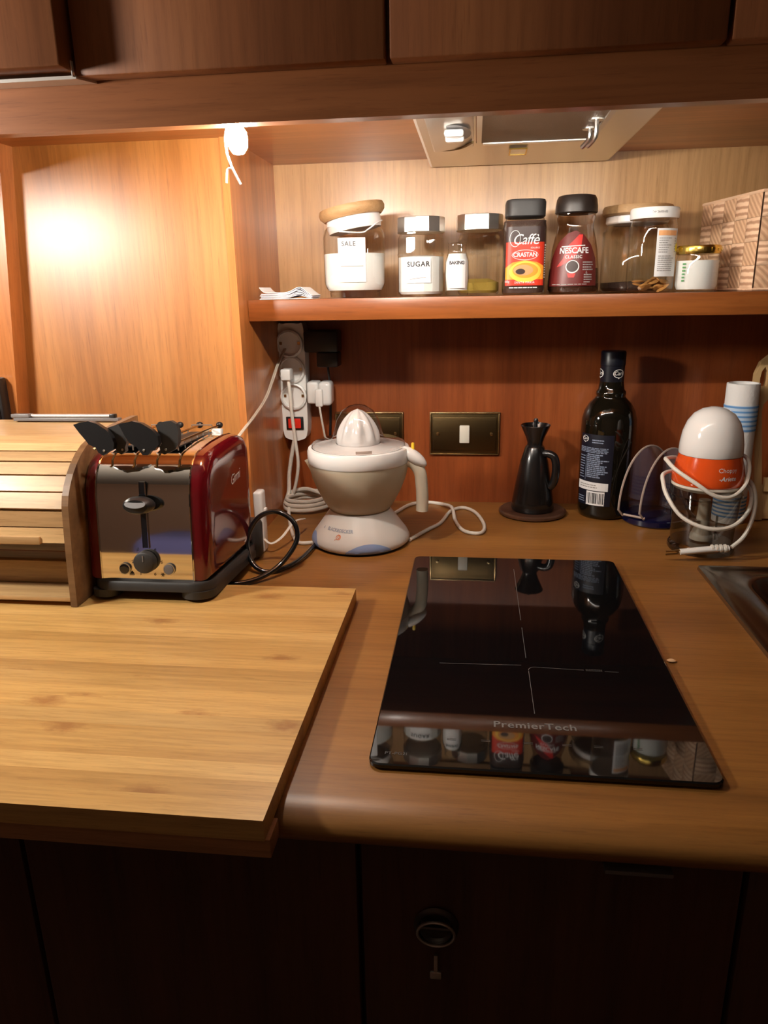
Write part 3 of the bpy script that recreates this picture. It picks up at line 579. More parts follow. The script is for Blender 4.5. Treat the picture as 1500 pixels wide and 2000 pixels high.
# ------------------------------------------------------------------ citrus juicer
t = thing('citrus_juicer', 'white electric citrus juicer with frosted jug and clear dome', 'juicer', (-.1385, -.2395, 0))
obj('underside', lathe([(.0001, 0), (.074, 0), (.076, .003), (.0001, .0035)], 40), 'black', t)
bp_ = [(.0755, .0032), (.0785, .006), (.0787, .012), (.0750, .0195), (.0665, .031), (.0585, .042), (.0520, .051), (.0485, .0565), (.0001, .057)]
jb = obj('motor_base', lathe(bp_, 56), 'jbase', t, True, 50)
def brad(z):
    for (r0, z0), (r1, z1) in zip(bp_, bp_[1:]):
        if z0 <= z <= z1: return r0+(r1-r0)*(z-z0)/(z1-z0)
    return .05
for a0, hw, zz in ((-72, .50, .0195), (-160, .40, .024), (30, .3, .018)):
    n_ = 22; am = math.radians(a0)
    obj('blue_foot', grid(lambda u, v: ((brad(.0036+(zz-.0036)*math.sin(PI*u)**.7*v+.0001)+.0006)*math.cos(am-hw+2*hw*u), (brad(.0036+(zz-.0036)*math.sin(PI*u)**.7*v+.0001)+.0006)*math.sin(am-hw+2*hw*u), .0036+(zz-.0036)*math.sin(PI*u)**.7*v), n_, 5), 'jblue', t)
def onbase(g, z, ang): return wrap(g, brad, z, ang, .0006)
obj('brand_lettering', onbase(join(text2d('BLACK&DECKER', .0062, bold=.00012), mv(flat2d([(-.0028, -.0018), (.0002, -.0018), (-.0013, .0022)]), -.0315, 0, 0)), .0360, -113), 'logob', jb, False)
obj('orange_mark', onbase(join(ring2d(0, 0, .0042, .0036, .0009, 18), mv(ring2d(0, 0, .0022, .0020, .0007, 12), .0005, 0, .0004), mv(flat2d([(-.0052, -.0046), (-.0044, -.0048), (-.0036, -.0030), (-.0044, -.0028)]), 0, 0, 0)), .0275, -111), 'logo', jb, False)
jug = lathe([(.0462, .0575), (.0492, .0600), (.0560, .0695), (.0655, .088), (.0735, .108), (.0785, .128), (.0785, .1335)], 56, caps=False)
obj('jug', join(jug, lathe([(.0001, .0577), (.0462, .0575)], 56, caps=False)), 'frost', t)
obj('spout', grid(lambda u, v: (-(.0735+.0135*(v**1.4)*math.cos((u-.5)*PI)**1.2), .026*(u-.5)*(.5+.6*v)*2*.8, .104+.0295*v), 12, 8), 'frost', t)
obj('collar', lathe([(.0788, .1338), (.0802, .136), (.0802, .153), (.0785, .1565), (.0735, .1575), (.0725, .1555), (.0725, .1345)], 56), 'whiteg', t)
cn = []
def conefn(u, v):
    a = 2*PI*u; rib = 1+.10*math.cos(9*a)*min(1, v*3)*(1-.6*v); r = .0335*(1-v**1.9)**.62*rib
    return (r*math.cos(a), r*math.sin(a), .162+.0535*v)
obj('reamer_cone', grid(conefn, 80, 14), 'whiteg', t, True, 60)
obj('strainer', lathe([(.0345, .162), (.038, .1595), (.0720, .1575)], 56, caps=False), 'white', t)
obj('dome_lid', lathe([(.0732, .1588), (.0728, .1625), (.066, .166), (.046, .1675), (.0405, .171), (.0375, .182), (.0325, .199), (.0245, .2125), (.0125, .2205), (.004, .2222), (.0001, .2222)], 56, caps=False), 'clearp', t)
obj('lid_tab', wrap(flat2d([(-.012, -.002), (.012, -.002), (.012, .0025), (-.012, .0025)]), .0738, .1612, -75), 'edge', t, False)
hd = obj('handle', tube([(.070, -.008, .137), (.086, -.008, .133), (.0965, -.009, .119), (.0995, -.009, .098), (.1005, -.009, .076), (.1000, -.009, .056)], .0088, 14, 6, flat=1.1), 'handle', t)
obj('handle_cover', xf(lathe([(math.sin(a), -math.cos(a)) for a in [PI*k/12 for k in range(13)]], 24, caps=False), Matrix.Translation((.0865, -.008, .1425)) @ Matrix.Rotation(math.radians(36), 4, 'Y') @ Matrix.Diagonal((.0250, .0135, .0105, 1))), 'whiteg', t, True, 80)
obj('yellow_button', box(.0835, .0885, -.0105, -.0055, .148, .1645, .0015), 'yknob', t)
t = thing('looped_cord', 'white juicer cord looping over the worktop beside the switch plate', 'cord', (-.05, -.15, 0))
obj('cable', mv(tube([(-.0595, -.2385, .0032), (-.036, -.188, .0032), (-.014, -.144, .0032), (.001, -.075, .0035), (.024, -.050, .0032), (.047, -.082, .0032), (.061, -.154, .0032), (.054, -.196, .0032), (.027, -.186, .0032), (.011, -.128, .0032), (.003, -.07, .0095), (-.020, -.026, .0032), (-.046, -.018, .0032), (-.077, -.036, .0032), (-.104, -.10, .0032), (-.14, -.14, .0032)], .0031, 9, 7), .05, .15, 0), 'cord', t)
t = thing('plug_lead', 'white lead hanging from the middle socket to the juicer', 'cord', (-.285, -.05, .15))
obj('cable', mv(tube([(-.213, -.262, .0032), (-.238, -.262, .0032), (-.262, -.206, .0035), (-.288, -.120, .006), (-.299, -.062, .018), (-.291, -.060, .034), (-.2795, -.066, .084), (-.282, -.070, .137), (-.2845, -.074, .184), (-.286, -.074, .225), (-.290, -.068, .246)], .0031, 9, 7), .285, .05, -.15), 'cord', t)
obj('plug', mv(box(-.009, .009, -.012, .012, -.010, .010, .003), -.006, -.018, .100), 'white', t)

# ------------------------------------------------------------------ power strip, adapters, cords
t = thing('power_strip', 'white four-way power strip with red switch screwed upright in the corner', 'power strip', (-.288, -.0005, .2285))
obj('casing', prism([(q.x, q.z) for q in smooth_path([(-.024, 0, -.085), (-.013, 0, -.102), (.010, 0, -.103), (.022, 0, -.086), (.023, 0, 0), (.023, 0, .098), (.012, 0, .107), (-.014, 0, .107), (-.024, 0, .098), (-.024, 0, 0)], 4, True)], -.034, 0, 'Y'), 'white', t, True, 35)
for k, zc in enumerate((.072, .026, -.022)):
    s = obj('socket', rot(lathe([(.0245, 0), (.0245, .006), (.0215, .0075), (.0205, .006), (.0200, -.004), (.0001, -.004)], 8 if 0 else 16, phase=PI/8), 'X', 90), 'white', t, True, 25); s.location = (-.003+.0015*k, -.0345, zc)
    for a in (-1, 1): obj('earth_contact', box(-.0022, .0022, -.003, .0005, -.0025, .0025), 'brassedge', s, False).location = (a*.0165, .0015, .001)
    obj('pin_slot', box(-.0035, .0035, .0028, .0040, -.0085, .0085), 'black', s, False)
sw_ = obj('rocker_frame', box(-.017, .0155, -.0372, -.0335, -.0835, -.0595, .001), 'black', t)
obj('rocker', box(-.0125, .011, -.0402, -.0373, -.0805, -.0625, .0012), 'switchred', sw_)
obj('rocker_mark', mv(ring2d(0, 0, .0024, .0032, .0006, 14), -.001, -.0405, -.0715), 'logo', sw_, False)
obj('mounting_tab', box(-.010, .008, -.012, -.004, .1072, .114, .001), 'grey', t)
t = thing('plug_adapter', 'white plug adapter jutting from the right side of the power strip', 'adapter', (-.262, -.006, .2125))
obj('body', box(0, .022, -.040, -.004, -.019, .021, .005, 3), 'white', t)
obj('plug', box(.0225, .046, -.046, -.010, -.022, .022, .007, 3), 'whiteg', t)
obj('strain_relief', box(.018, .032, -.0535, -.0462, -.022, .010, .003), 'white', t)
obj('lead', tube([(.025, -.050, -.020), (.0265, -.051, -.032), (.029, -.048, -.055), (.032, -.04, -.085), (.040, -.03, -.12), (.05, -.03, -.18)], .0019, 8, 5), 'cord', t)
t = thing('black_adapter', 'black power adapter in the shadow under the shelf', 'adapter', (-.2300, -.0005, .290))
obj('body', box(-.032, .030, -.052, -.012, -.004, .034, .004), 'black', t)
obj('lower_body', box(-.010, .0285, -.050, -.012, -.030, -.0042, .003), 'black', t)
obj('plug_base', box(-.031, -.004, -.012, 0, .0, .03), 'black', t, False)
obj('lead', tube([(.006, -.03, -.029), (.007, -.028, -.045), (.006, -.016, -.07), (.004, -.008, -.11), (.0, -.006, -.17)], .0022, 8, 5), 'black', t)
t = thing('clear_lamp_cord', 'clear twin cord slanting from the top socket down behind the toaster', 'cord', (-.29, -.06, .28))
for dx in (-.0012, .0014):
    obj('strand', mv(tube([(-.2975+dx, -.046, .293), (-.3045+dx, -.075, .268), (-.3055+dx, -.150, .225), (-.3065+dx, -.215, .205), (-.313+dx, -.262, .188), (-.324+dx, -.285, .172), (-.345+dx, -.300, .155), (-.36+dx, -.31, .08)], .0014, 7, 6), .29, .06, -.28), 'clearcord', t)
t = thing('coiled_cord', 'thick white cord of the power strip coiled on the worktop in the corner', 'cord', (-.27, -.05, 0))
cp = [(-.292, -.030, .128), (-.298, -.036, .098), (-.303, -.045, .060), (-.3035, -.052, .03)]
for k in range(3):
    cx, cy, cz = -.265, -.066, .007+.0075*k
    cp += [(cx-.042+.004*k, cy-.006, cz+.003), (cx-.028, cy-.030+.004*k, cz), (cx+.010, cy-.034+.003*k, cz+.001), (cx+.040-.004*k, cy-.010, cz+.003), (cx+.034, cy+.022, cz+.005), (cx-.010, cy+.034-.003*k, cz+.007)]
cp += [(-.300, -.05, .028), (-.270, -.045, .0335), (-.225, -.06, .022), (-.19, -.07, .0045), (-.15, -.06, .0045)]
obj('cable', mv(tube(cp, .0039, 9, 5), .27, .05, 0), 'cordg', t)

# ------------------------------------------------------------------ switch plates
def switch_plate(x, label):
    p = thing('switch_plate', label, 'switch', (x, 0, .1325), group='brass switch plates on the backsplash')
    obj('back_plate', box(-.0648, .0648, -.004, -.0003, -.0402, .0402, .0012), 'brass', p)
    obj('edge_bead', join(*[box(*b_, .0006) for b_ in ((-.0638, .0638, -.0062, -.0038, .0375, .0395), (-.0638, .0638, -.0062, -.0038, -.0395, -.0375), (-.0638, -.0618, -.0062, -.0038, -.0374, .0374), (.0618, .0638, -.0062, -.0038, -.0374, .0374))]), 'brassedge', p)
    obj('face_plate', box(-.058, .058, -.0068, -.0040, -.031, .031, .001), 'brass', p)
    obj('rocker', box(-.0092, .0092, -.0105, -.0066, -.0165, .0165, .0015), 'ivory', p)
    for s in (-1, 1): obj('screw', rot(lathe([(.0001, 0), (.0034, 0), (.003, .0012), (.0001, .0016)], 14), 'X', 90), 'brassedge', p).location = (s*.0495, -.0067, .0)
switch_plate(.0236, 'brass light switch plate with ivory rocker in full view')
switch_plate(-.1545, 'brass switch plate half hidden behind the juicer dome')

# ------------------------------------------------------------------ oil cruet on its coaster
tag(obj('wooden_coaster', mv(lathe([(.0001, 0), (.056, 0), (.0595, .003), (.0595, .0065), (.0565, .0085), (.051, .0075), (.0001, .007)], 44), .1475, -.0655, 0), 'coaster'), 'round dark wooden coaster under the black cruet', 'coaster')
t = thing('oil_cruet', 'black glazed oil cruet with funnel top and side handle', 'cruet', (.1475, -.0655, .0075))
obj('body', lathe([(.0001, 0), (.036, 0), (.0378, .004), (.0362, .018), (.0312, .05), (.0243, .088), (.0168, .114), (.0150, .1165), (.0135, .118), (.0132, .122), (.0165, .132), (.0225, .145), (.0258, .1525), (.0252, .1535), (.0215, .1455), (.0125, .128), (.0001, .127)], 44), 'ceram', t, True, 35)
obj('handle', tube([(.014, -.008, .104), (.024, -.014, .1045), (.0325, -.018, .099), (.0360, -.020, .084), (.0355, -.020, .066), (.0325, -.0185, .053), (.027, -.016, .045)], .0070, 12, 6), 'ceram', t)
sp = obj('pourer', lathe([(.0001, .1275), (.019, .1425), (.0205, .1455), (.0195, .1458), (.0001, .138)], 32), 'pourer', t)
obj('stopper', join(tube([(0, 0, .136), (0, 0, .160)], .0032, 10, 1), mv(lathe([(.0001, -.004), (.0038, -.002), (.0042, .001), (.0025, .004), (.0001, .0045)], 14), 0, 0, .1605), tube([(.001, 0, .159), (.006, -.001, .1565)], .002, 8, 1)), 'black', sp)

# ------------------------------------------------------------------ oil bottle
t = thing('oil_bottle', 'tall dark glass oil bottle with navy label', 'bottle', (.2715, -.0625, 0))
obj('glass_body', lathe([(.0001, .001), (.038, .001), (.0425, .004), (.0440, .010), (.0452, .06), (.0458, .12), (.0462, .155), (.0455, .172), (.0420, .186), (.0345, .199), (.0262, .207), (.0238, .211), (.0250, .2145), (.0245, .2185), (.0215, .222), (.0205, .230), (.0195, .236), (.0190, .262)], 52), 'olive', t, True, 60)
nk = obj('neck_wrap', lathe([(.0196, .234), (.0197, .262)], 40, caps=False), 'navycap', t)
obj('screw_cap', lathe([(.0197, .2622), (.0205, .2625), (.0205, .2835), (.0190, .2858), (.0001, .2860)], 36), 'navycap', t)
def emblem(s):
    return join(ring2d(0, 0, .0098*s, .0072*s, .0011*s, 26), mv(text2d('Carli', .0088*s, .25, bold=.0001*s), 0, 0, .0003), mv(flat2d([(-.0015*s, -.0072*s), (.0015*s, -.0072*s), (.0, -.0092*s)]), 0, 0, 0))
obj('neck_emblem', wrap(emblem(1), .0199, .2495, -68), 'white', nk, False); obj('neck_emblem', wrap(emblem(1), .0199, .2495, -172), 'white', nk, False)
LR = .0463
lb = obj('label', cylpatch(LR, .064, .026, .150, -126, 18), 'navy', t, True)
A_ = -126
obj('label_emblem', wrap(mv(emblem(.75), -.020, 0, 0), LR, .1415, A_), 'white', lb, False)
obj('label_print', join(wrap(bars2d(-.005, .016, -.004, .004, 2, 4, .5, .1), LR, .1385, A_), wrap(bars2d(-.031, .026, -.004, .006, 4, 9, .55, .1), LR, .122, A_), wrap(bars2d(-.013, .026, -.033, .009, 13, 5, .6, .45), LR, .108, A_), wrap(bars2d(-.031, -.017, -.034, .008, 9, 8, .35, .2), LR, .106, A_), wrap(bars2d(-.031, -.012, -.006, .006, 3, 6, .4, .2), LR, .036, A_), wrap(flat2d([(-.0155, -.036), (-.0148, -.036), (-.0148, .008), (-.0155, .008)]), LR, .106, A_)), 'inkb', lb, False)
st = obj('white_band', wrap(flat2d([(-.032, -.0075), (.027, -.0075), (.027, .0065), (-.032, .0075)]), LR, .0605, A_, .0006), 'paper', lb, False)
obj('band_print', wrap(bars2d(-.026, .010, -.004, .004, 2, 2, .4, .1), LR, .0605, A_, .0009), 'inkg', lb, False)
obj('barcode_field', wrap(flat2d([(-.010, -.013), (.022, -.013), (.022, .0115), (-.010, .0115)]), LR, .040, A_, .0006), 'paper', lb, False)
rr_ = random.Random(3); bc = []; x = -.0075
while x < .0195:
    wd = rr_.choice((.0005, .0008, .0013)); bc.append(flat2d([(x, -.010), (x+wd, -.010), (x+wd, .009), (x, .009)])); x += wd+rr_.choice((.0006, .001, .0016))
obj('barcode', wrap(join(*bc), LR, .040, A_, .0009), 'ink', lb, False)

# ------------------------------------------------------------------ napkin holder
t = thing('napkin_holder', 'clear napkin holder with dark blue base between bottle and food chopper', 'napkin holder', (.352, -.098, 0))
obj('base', lathe([(.0001, 0), (.050, 0), (.053, .003), (.052, .011), (.047, .0145), (.0001, .0145)], 44), 'bluep', t)
for (ox, oy), R_, mt in (((-.014, .012), .066, 'clearp'), ((.016, -.010), .066, 'bluetint')):
    n_ = 26; arcp = [(R_*math.cos(PI*k/n_), R_*1.55*math.sin(PI*k/n_)) for k in range(n_+1)]
    outl = [(-R_*.82, -.0)]+[(x, z+.012) for x, z in arcp[::-1]]+[(R_*.82, 0)]
    pm = Matrix.Translation((ox, oy, .0148)) @ Matrix.Rotation(math.radians(38), 4, 'Z')
    pl = obj('curved_plate', xf(prism(outl, -.0015, .0015, 'Y'), pm), mt, t, False)
    obj('plate_edge', xf(tube([(x, 0, z) for x, z in outl], .0019, 6, 1, raw=True), pm), 'edge', pl)
obj('bottom_tie', tube([(-.056, -.024, .0175), (-.026, -.046, .0175)], .002, 6, 1), 'edge', t)

# ------------------------------------------------------------------ food chopper
t = thing('food_chopper', 'small electric food chopper with white dome and orange collar', 'chopper', (.3895, -.2375, 0))
bw = lathe([(.0435, .0145), (.0450, .020), (.0475, .06), (.0505, .088), (.0515, .1015), (.0520, .1035)], 48, caps=False)
obj('bowl', join(bw, lathe([(.0001, .0135), (.0435, .0145)], 48, caps=False)), 'smoke', t)
obj('foot_ring', lathe([(.030, .0005), (.0465, .0005), (.0485, .004), (.0478, .010), (.0440, .0143)], 48, caps=False), 'smoke', t)
obj('bowl_rib', lathe([(.0512, .086), (.0524, .0865), (.0524, .089), (.0514, .0895)], 48, caps=False), 'smoke', t)
obj('blade_hub', lathe([(.0001, .016), (.017, .016), (.0165, .022), (.0115, .034), (.0098, .045), (.0085, .062), (.0085, .078), (.0001, .079)], 24), 'ivory', t)
for a, z in ((20, .030), (200, .046)):
    obj('blade', rot(prism([(.010, -.006), (.036, -.004), (.040, .004), (.020, .008), (.010, .006)], z, z+.0012, 'Z'), 'Z', a), 'steel', t, False)
obj('blade_guard', box(.0155, .0185, -.012, -.009, .018, .056, .0008), 'smoke', t)
obj('inner_ring', lathe([(.0001, .098), (.047, .098), (.0505, .1022), (.0500, .1062), (.0001, .1066)], 48), 'ivory', t)
obj('orange_collar', lathe([(.0502, .1068), (.0512, .110), (.0505, .119), (.0478, .134), (.0448, .1455), (.0440, .149), (.0001, .1492)], 52), 'orange', t)
obj('white_dome', lathe([(.0440, .1494), (.0448, .1515), (.0440, .166), (.0415, .182), (.0362, .197), (.0280, .2085), (.0170, .2155), (.0060, .2184), (.0001, .2187)], 52, caps=False), 'whiteg', t, True, 60)
def crad(z): return .0512-(z-.11)*.165 if z > .106 else .0505
obj('name_lettering', wrap(text2d('Choppy', .0088, 0), crad, .1335, -74, .0010), 'paper', t, False)
obj('brand_lettering', wrap(text2d('-Ariete', .0088, .25, bold=.00015), crad, .1215, -75, .0010), 'paper', t, False)
t = thing('wound_cord', 'white cord with plug wound round the food chopper', 'cord', (.3895, -.2375, 0))
def cyl(pts): return [(r*math.cos(math.radians(a)), r*math.sin(math.radians(a)), z) for a, r, z in pts]
c1 = cyl([(60, .053, .135), (20, .054, .143), (-10, .054, .136), (-40, .056, .112), (-70, .058, .0975), (-95, .058, .0995), (-120, .060, .115), (-150, .064, .131), (-172, .063, .139), (170, .060, .139), (120, .058, .13), (60, .059, .11), (15, .060, .100), (-8, .0625, .092), (-35, .062, .070), (-65, .058, .052), (-100, .0575, .050), (-135, .060, .062), (-160, .064, .086), (-178, .064, .104), (165, .060, .115), (100, .060, .11), (40, .063, .112), (8, .066, .104), (-12, .068, .085), (-30, .068, .060), (-48, .066, .036), (-66, .064, .0225)])
obj('cable', tube(c1, .0030, 9, 5), 'cord', t)
pg = obj('plug', tube(cyl([(-70, .0635, .0215)])+[(-.006, -.0605, .0195), (-.030, -.061, .0165), (-.046, -.061, .0145)], .0058, 12, 5, flat=.75), 'white', t)
obj('strain_relief', join(*[tube([(.018-.006*k, -.0605, .0215), (.0150-.006*k, -.0605, .0212)], .0062-.0003*k, 10, 1) for k in range(4)]), 'cord', pg)
for dz in (-.0025, .0025): obj('pin', tube([(-.046, -.061, .0145+dz), (-.066, -.0615, .0125+dz)], .0015, 8, 1), 'brassedge', pg)

# ------------------------------------------------------------------ kitchen roll, wooden rack
t = thing('kitchen_roll', 'nearly used-up white kitchen roll with blue stripes, upright by the wooden rack', 'kitchen roll', (.4755, -.0905, 0))
obj('paper', lathe([(.011, .001), (.0255, .001), (.0262, .05), (.0258, .12), (.0252, .2345), (.0225, .2352), (.0215, .231), (.0205, .20), (.0205, .003)], 40), 'towel', t, True, 50)
for zc in ([.1590+.0075*k for k in range(6)]+[.012+.0065*k for k in range(6)]):
    obj('blue_stripe', lathe([(.0263, zc), (.0263, zc+.0030)], 40, caps=False), 'towelb', t)
obj('pale_band', lathe([(.02605, .158), (.02600, .2005)], 40, caps=False), 'towell', t)
obj('core', lathe([(.0188, .004), (.0188, .229), (.0178, .229), (.0178, .004)], 30), 'tan', t)
t = thing('wooden_rack', 'pale wooden rack with rounded slotted top at the right edge', 'rack', (.5205, -.0745, 0), (-6, 0, 0))
def leftedge(z): return .0-.0215*(z/.28)
st_ = [(0, 0), (-.012, .16), (-.020, .225), (-.0185, .250), (-.010, .270), (.006, .281), (.022, .279), (.034, .268), (.040, .25), (.040, 0)]
outer = rnd_poly(st_[2:9], 4)
def stile(m_=1):
    out = [(0, 0), (-.0185, .225), (-.0175, .247), (-.0105, .266), (.004, .2785), (.020, .279), (.034, .270), (.042, .252), (.044, .228), (.036, .206), (.020, .2015), (.006, .206), (-.0015, .196), (-.0035, .185), (.0125, .0)]
    slot = [(-.0105, .226), (-.001, .226), (.001, .236), (.000, .250), (-.004, .2575), (-.009, .250), (-.011, .238)]
    bm = bmesh.new(); vo = [bm.verts.new((x, 0, z)) for x, z in out]; vi = [bm.verts.new((x, 0, z)) for x, z in slot]
    eo = [bm.edges.new((vo[i], vo[(i+1) % len(vo)])) for i in range(len(vo))]; ei = [bm.edges.new((vi[i], vi[(i+1) % len(vi)])) for i in range(len(vi))]
    r = bmesh.ops.triangle_fill(bm, use_beauty=True, edges=eo+ei); fs = [f for f in bm.faces]
    ex = bmesh.ops.extrude_face_region(bm, geom=fs); 
    for v in ex['geom']:
        if isinstance(v, bmesh.types.BMVert): v.co.y -= .014
    bm.verts.index_update(); g = ([tuple(v.co) for v in bm.verts], [tuple(v.index for v in f.verts) for f in bm.faces]); bm.free(); return g
obj('stile', stile(), 'beech', t, False)
obj('bottom_rail', box(.0065, .22, -.013, -.001, .002, .060, .001), 'beech', t)
obj('ledge', box(.0085, .22, -.020, -.0135, .050, .074, .001), 'beech', t)
obj('stile', box(.221, .245, -.014, 0, 0, .27, .002), 'beech', t)
obj('peg', mv(lathe([(.004, 0), (.0075, .004), (.008, .012), (.005, .016), (.0001, .016)], 14), -.030, .004, .128), 'beech', t)

# ------------------------------------------------------------------ jars on the shelf
Z = Z_SH
def oct_lathe(prof, n=8, **k): return lathe(prof, n, phase=PI/8, **k)
# salt jar, tilted wooden lid
t = thing('salt_jar', 'rounded glass jar of salt with tilted wooden lid', 'jar', (-.1547, -.125, Z))
obj('glass', lathe([(.0001, .0015), (.040, .0015), (.041, .008), (.040, .0095), (.046, .015), (.0490, .024), (.0492, .080), (.0490, .092), (.0465, .102), (.0415, .108), (.0420, .118)], 48, caps=False), 'clear', t)
obj('salt', lathe([(.0001, .012), (.043, .012), (.0475, .022), (.0482, .067), (.034, .0668), (.018, .069), (.0001, .068)], 44), 'salt', t)
lbs = obj('paper_label', cylpatch(.0494, .044, .024, .089, -86, 12), 'paper', t)
obj('hand_lettering', wrap(text2d('SALE', .0095, 0, 1.15, .0002), .0498, .0800, -91, .0004), 'inkf', lbs, False)
obj('ruled_line', wrap(flat2d([(-.018, -.0006), (.018, -.0006), (.018, .0008), (-.018, .0008)]), .0498, .0475, -86, .0004), 'inkg', lbs, False)
ML = Matrix.Translation((.0, 0, .118)) @ Matrix.Rotation(math.radians(-9.5), 4, 'Y')
obj('seal', xf(lathe([(.0415, -.020), (.0435, -.012), (.0430, -.004), (.0425, 0)], 44, caps=False), ML @ Matrix.Translation((0, 0, .004))), 'seal', t)
obj('wooden_lid', xf(lathe([(.0001, .001), (.046, .001), (.0515, .0065), (.0525, .0125), (.0505, .0175), (.0001, .0185)], 44), ML @ Matrix.Translation((0, 0, .002))), 'cork', t)
obj('clip_wire', tube([(.046, -.006, .116), (.040, -.030, .110), (.028, -.036, .101), (.018, -.041, .0965), (-.016, -.044, .0985)], .0011, 6, 5), 'seal', t)
# sugar jar
def steel_lid(t, R, z0, z1):
    return obj('steel_lid', oct_lathe([(.0001, z0), (R*.93, z0), (R, z0+.001), (R, z1-.002), (R*.985, z1), (R*.9, z1+.0006), (.0001, z1+.0006)], 12), 'steel', t, True, 20)
t = thing('sugar_jar', 'glass jar of sugar with steel lid', 'jar', (-.0480, -.120, Z))
obj('glass', lathe([(.0001, .0015), (.033, .0015), (.0365, .005), (.0368, .012), (.0368, .062), (.0378, .064), (.0368, .066), (.0366, .088), (.034, .094), (.034, .1)], 16, caps=False, phase=PI/16), 'clear', t, True, 20)
obj('sugar', lathe([(.0001, .004), (.032, .004), (.0355, .008), (.0357, .060), (.020, .062), (.0001, .0605)], 16, phase=PI/16), 'salt', t, True, 20)
lbs = obj('paper_label', cylpatch(.0372, .040, .021, .058, -93, 12), 'paper', t)
obj('hand_lettering', wrap(text2d('SUGAR', .0105, 0, 1.15, .00025), .0376, .0485, -93, .0003), 'ink', lbs, False)
obj('ruled_line', wrap(([(-.014, 0, -.0015), (.012, 0, .0012), (.012, 0, .0021), (-.014, 0, -.0006)], [(0, 1, 2, 3)]), .0376, .0275, -93, .0003), 'inkg', lbs, False)
steel_lid(t, .0382, .096, .1185)
# small shaker
t = thing('small_shaker', 'little open glass shaker with paper label in front of the grain jar', 'shaker', (.0105, -.165, Z))
obj('glass', lathe([(.0001, .0015), (.0165, .0015), (.0175, .005), (.0178, .009), (.0185, .030), (.0180, .052), (.0145, .063), (.0135, .066), (.0142, .068), (.0135, .0705), (.0142, .073), (.0135, .0755), (.0142, .078), (.0120, .0785)], 24, caps=False), 'clear', t)
obj('powder', lathe([(.0001, .009), (.0155, .009), (.0172, .030), (.0168, .050), (.013, .062), (.0001, .0622)], 24), 'salt', t)
lbs = obj('paper_label', cylpatch(.0188, .0265, .012, .053, -88, 10), 'paper', t)
obj('hand_lettering', wrap(text2d('BAKING', .0068, 0, .95, .0002), .0191, .0485, -90, .0003), 'ink', lbs, False)
# jar with yellow grains
t = thing('grain_jar', 'nearly empty glass jar with yellow grains and steel lid', 'jar', (.0435, -.095, Z))
obj('glass', lathe([(.0001, .0015), (.031, .0015), (.0335, .005), (.0340, .012), (.0340, .060), (.0350, .062), (.0340, .064), (.0338, .086), (.031, .092), (.031, .1)], 16, caps=False, phase=PI/16), 'clear', t, True, 20)
obj('grains', lathe([(.0001, .004), (.029, .004), (.0328, .008), (.0328, .020), (.018, .026), (-.0001+.0002, .022)], 16, phase=PI/16), 'ochre', t, True, 30)
steel_lid(t, .0372, .0985, .122)
# red coffee jar
t = thing('coffee_jar', 'square-shouldered coffee jar with red and orange label and black lid', 'jar', (.1130, -.125, Z))
def sq(r, z, p=5): return r, z
def sqlathe(prof, n=48, p=4.0):
    V, F = lathe(prof, n, caps=True)
    out = []
    for x, y, z in V:
        r = math.hypot(x, y)
        if r < 1e-6: out.append((x, y, z)); continue
        a = math.atan2(y, x); k = (abs(math.cos(a))**p+abs(math.sin(a))**p)**(-1/p); out.append((x*k*.90, y*k*.90, z))
    return out, F
def sqw(g, R, z, p=4.0, off=.0006, ang=-90):
    g = sub2d(g, .004); out = []
    for x, _, zz in g[0]:
        a = math.radians(ang)+x/R*.93; k = (abs(math.cos(a))**p+abs(math.sin(a))**p)**(-1/p)*.90
        out.append(((R*k+off)*math.cos(a), (R*k+off)*math.sin(a), zz+z))
    return out, g[1]
obj('glass', sqlathe([(.0001, .001), (.0335, .001), (.0360, .004), (.0365, .010), (.0365, .098), (.0350, .106), (.0315, .1125), (.031, .118)]), 'clear', t)
obj('coffee', sqlathe([(.0001, .003), (.0330, .003), (.0350, .008), (.0350, .108), (.0001, .108)]), 'coffee', t)
def band(x0, x1, z0, z1): return sub2d(flat2d([(x0, z0), (x1, z0), (x1, z1), (x0, z1)]), .003)
R_ = .0367
lb = obj('label', sqw(band(-.032, .032, 0, .085), R_, .014, off=.0002), 'labelred', t, True)
obj('label_dark_top', sqw(band(-.032, .032, .063, .085), R_, .014, off=.0004), 'labelblk', lb, True)
obj('label_orange_ground', sqw(sub2d(flat2d([(-.032, 0), (.032, 0), (.032, .028), (.020, .034), (0, .037), (-.020, .034), (-.032, .026)]), .003), R_, .014, off=.0004), 'labelor', lb, True)
obj('red_foot', sqw(band(-.032, .032, 0, .009), R_, .014, off=.0006), 'labelred', lb, True)
obj('saucer_print', sqw(flat2d(disc2d(.001, .020, .026, .0155, 30)), R_, .014, off=.0007), 'labely', lb, True)
obj('cup_print', sqw(flat2d(disc2d(.001, .022, .021, .0110, 30)), R_, .014, off=.0009), 'labelor', lb, True)
obj('foam_print', sqw(flat2d(disc2d(-.002, .0225, .0165, .0078, 26)), R_, .014, off=.0011), 'tan', lb, True)
obj('coffee_print', sqw(flat2d(disc2d(-.007, .0205, .008, .0042, 20)), R_, .014, off=.0013), 'labelblk', lb, True)
obj('brand_field', sqw(flat2d(disc2d(0, .0445, .0215, .0075, 30)), R_, .014, off=.0010), 'paper', lb, True)
obj('brand_field_red', sqw(flat2d(disc2d(0, .0445, .0208, .0068, 30)), R_, .014, off=.0012), 'labelred', lb, True)
obj('brand_lettering', sqw(mv(text2d('CRASTAN', .0088, 0, .98, .00018), 0, 0, .0446), R_, .014, off=.0016), 'paper', lb, False)
obj('name_lettering', sqw(mv(join(text2d('Caffè', .0215, .3, .95), ring2d(-.017, .002, .0085, .012, .0008, 24)), 0, 0, .066), R_, .014, off=.0012), 'paper', lb, False)
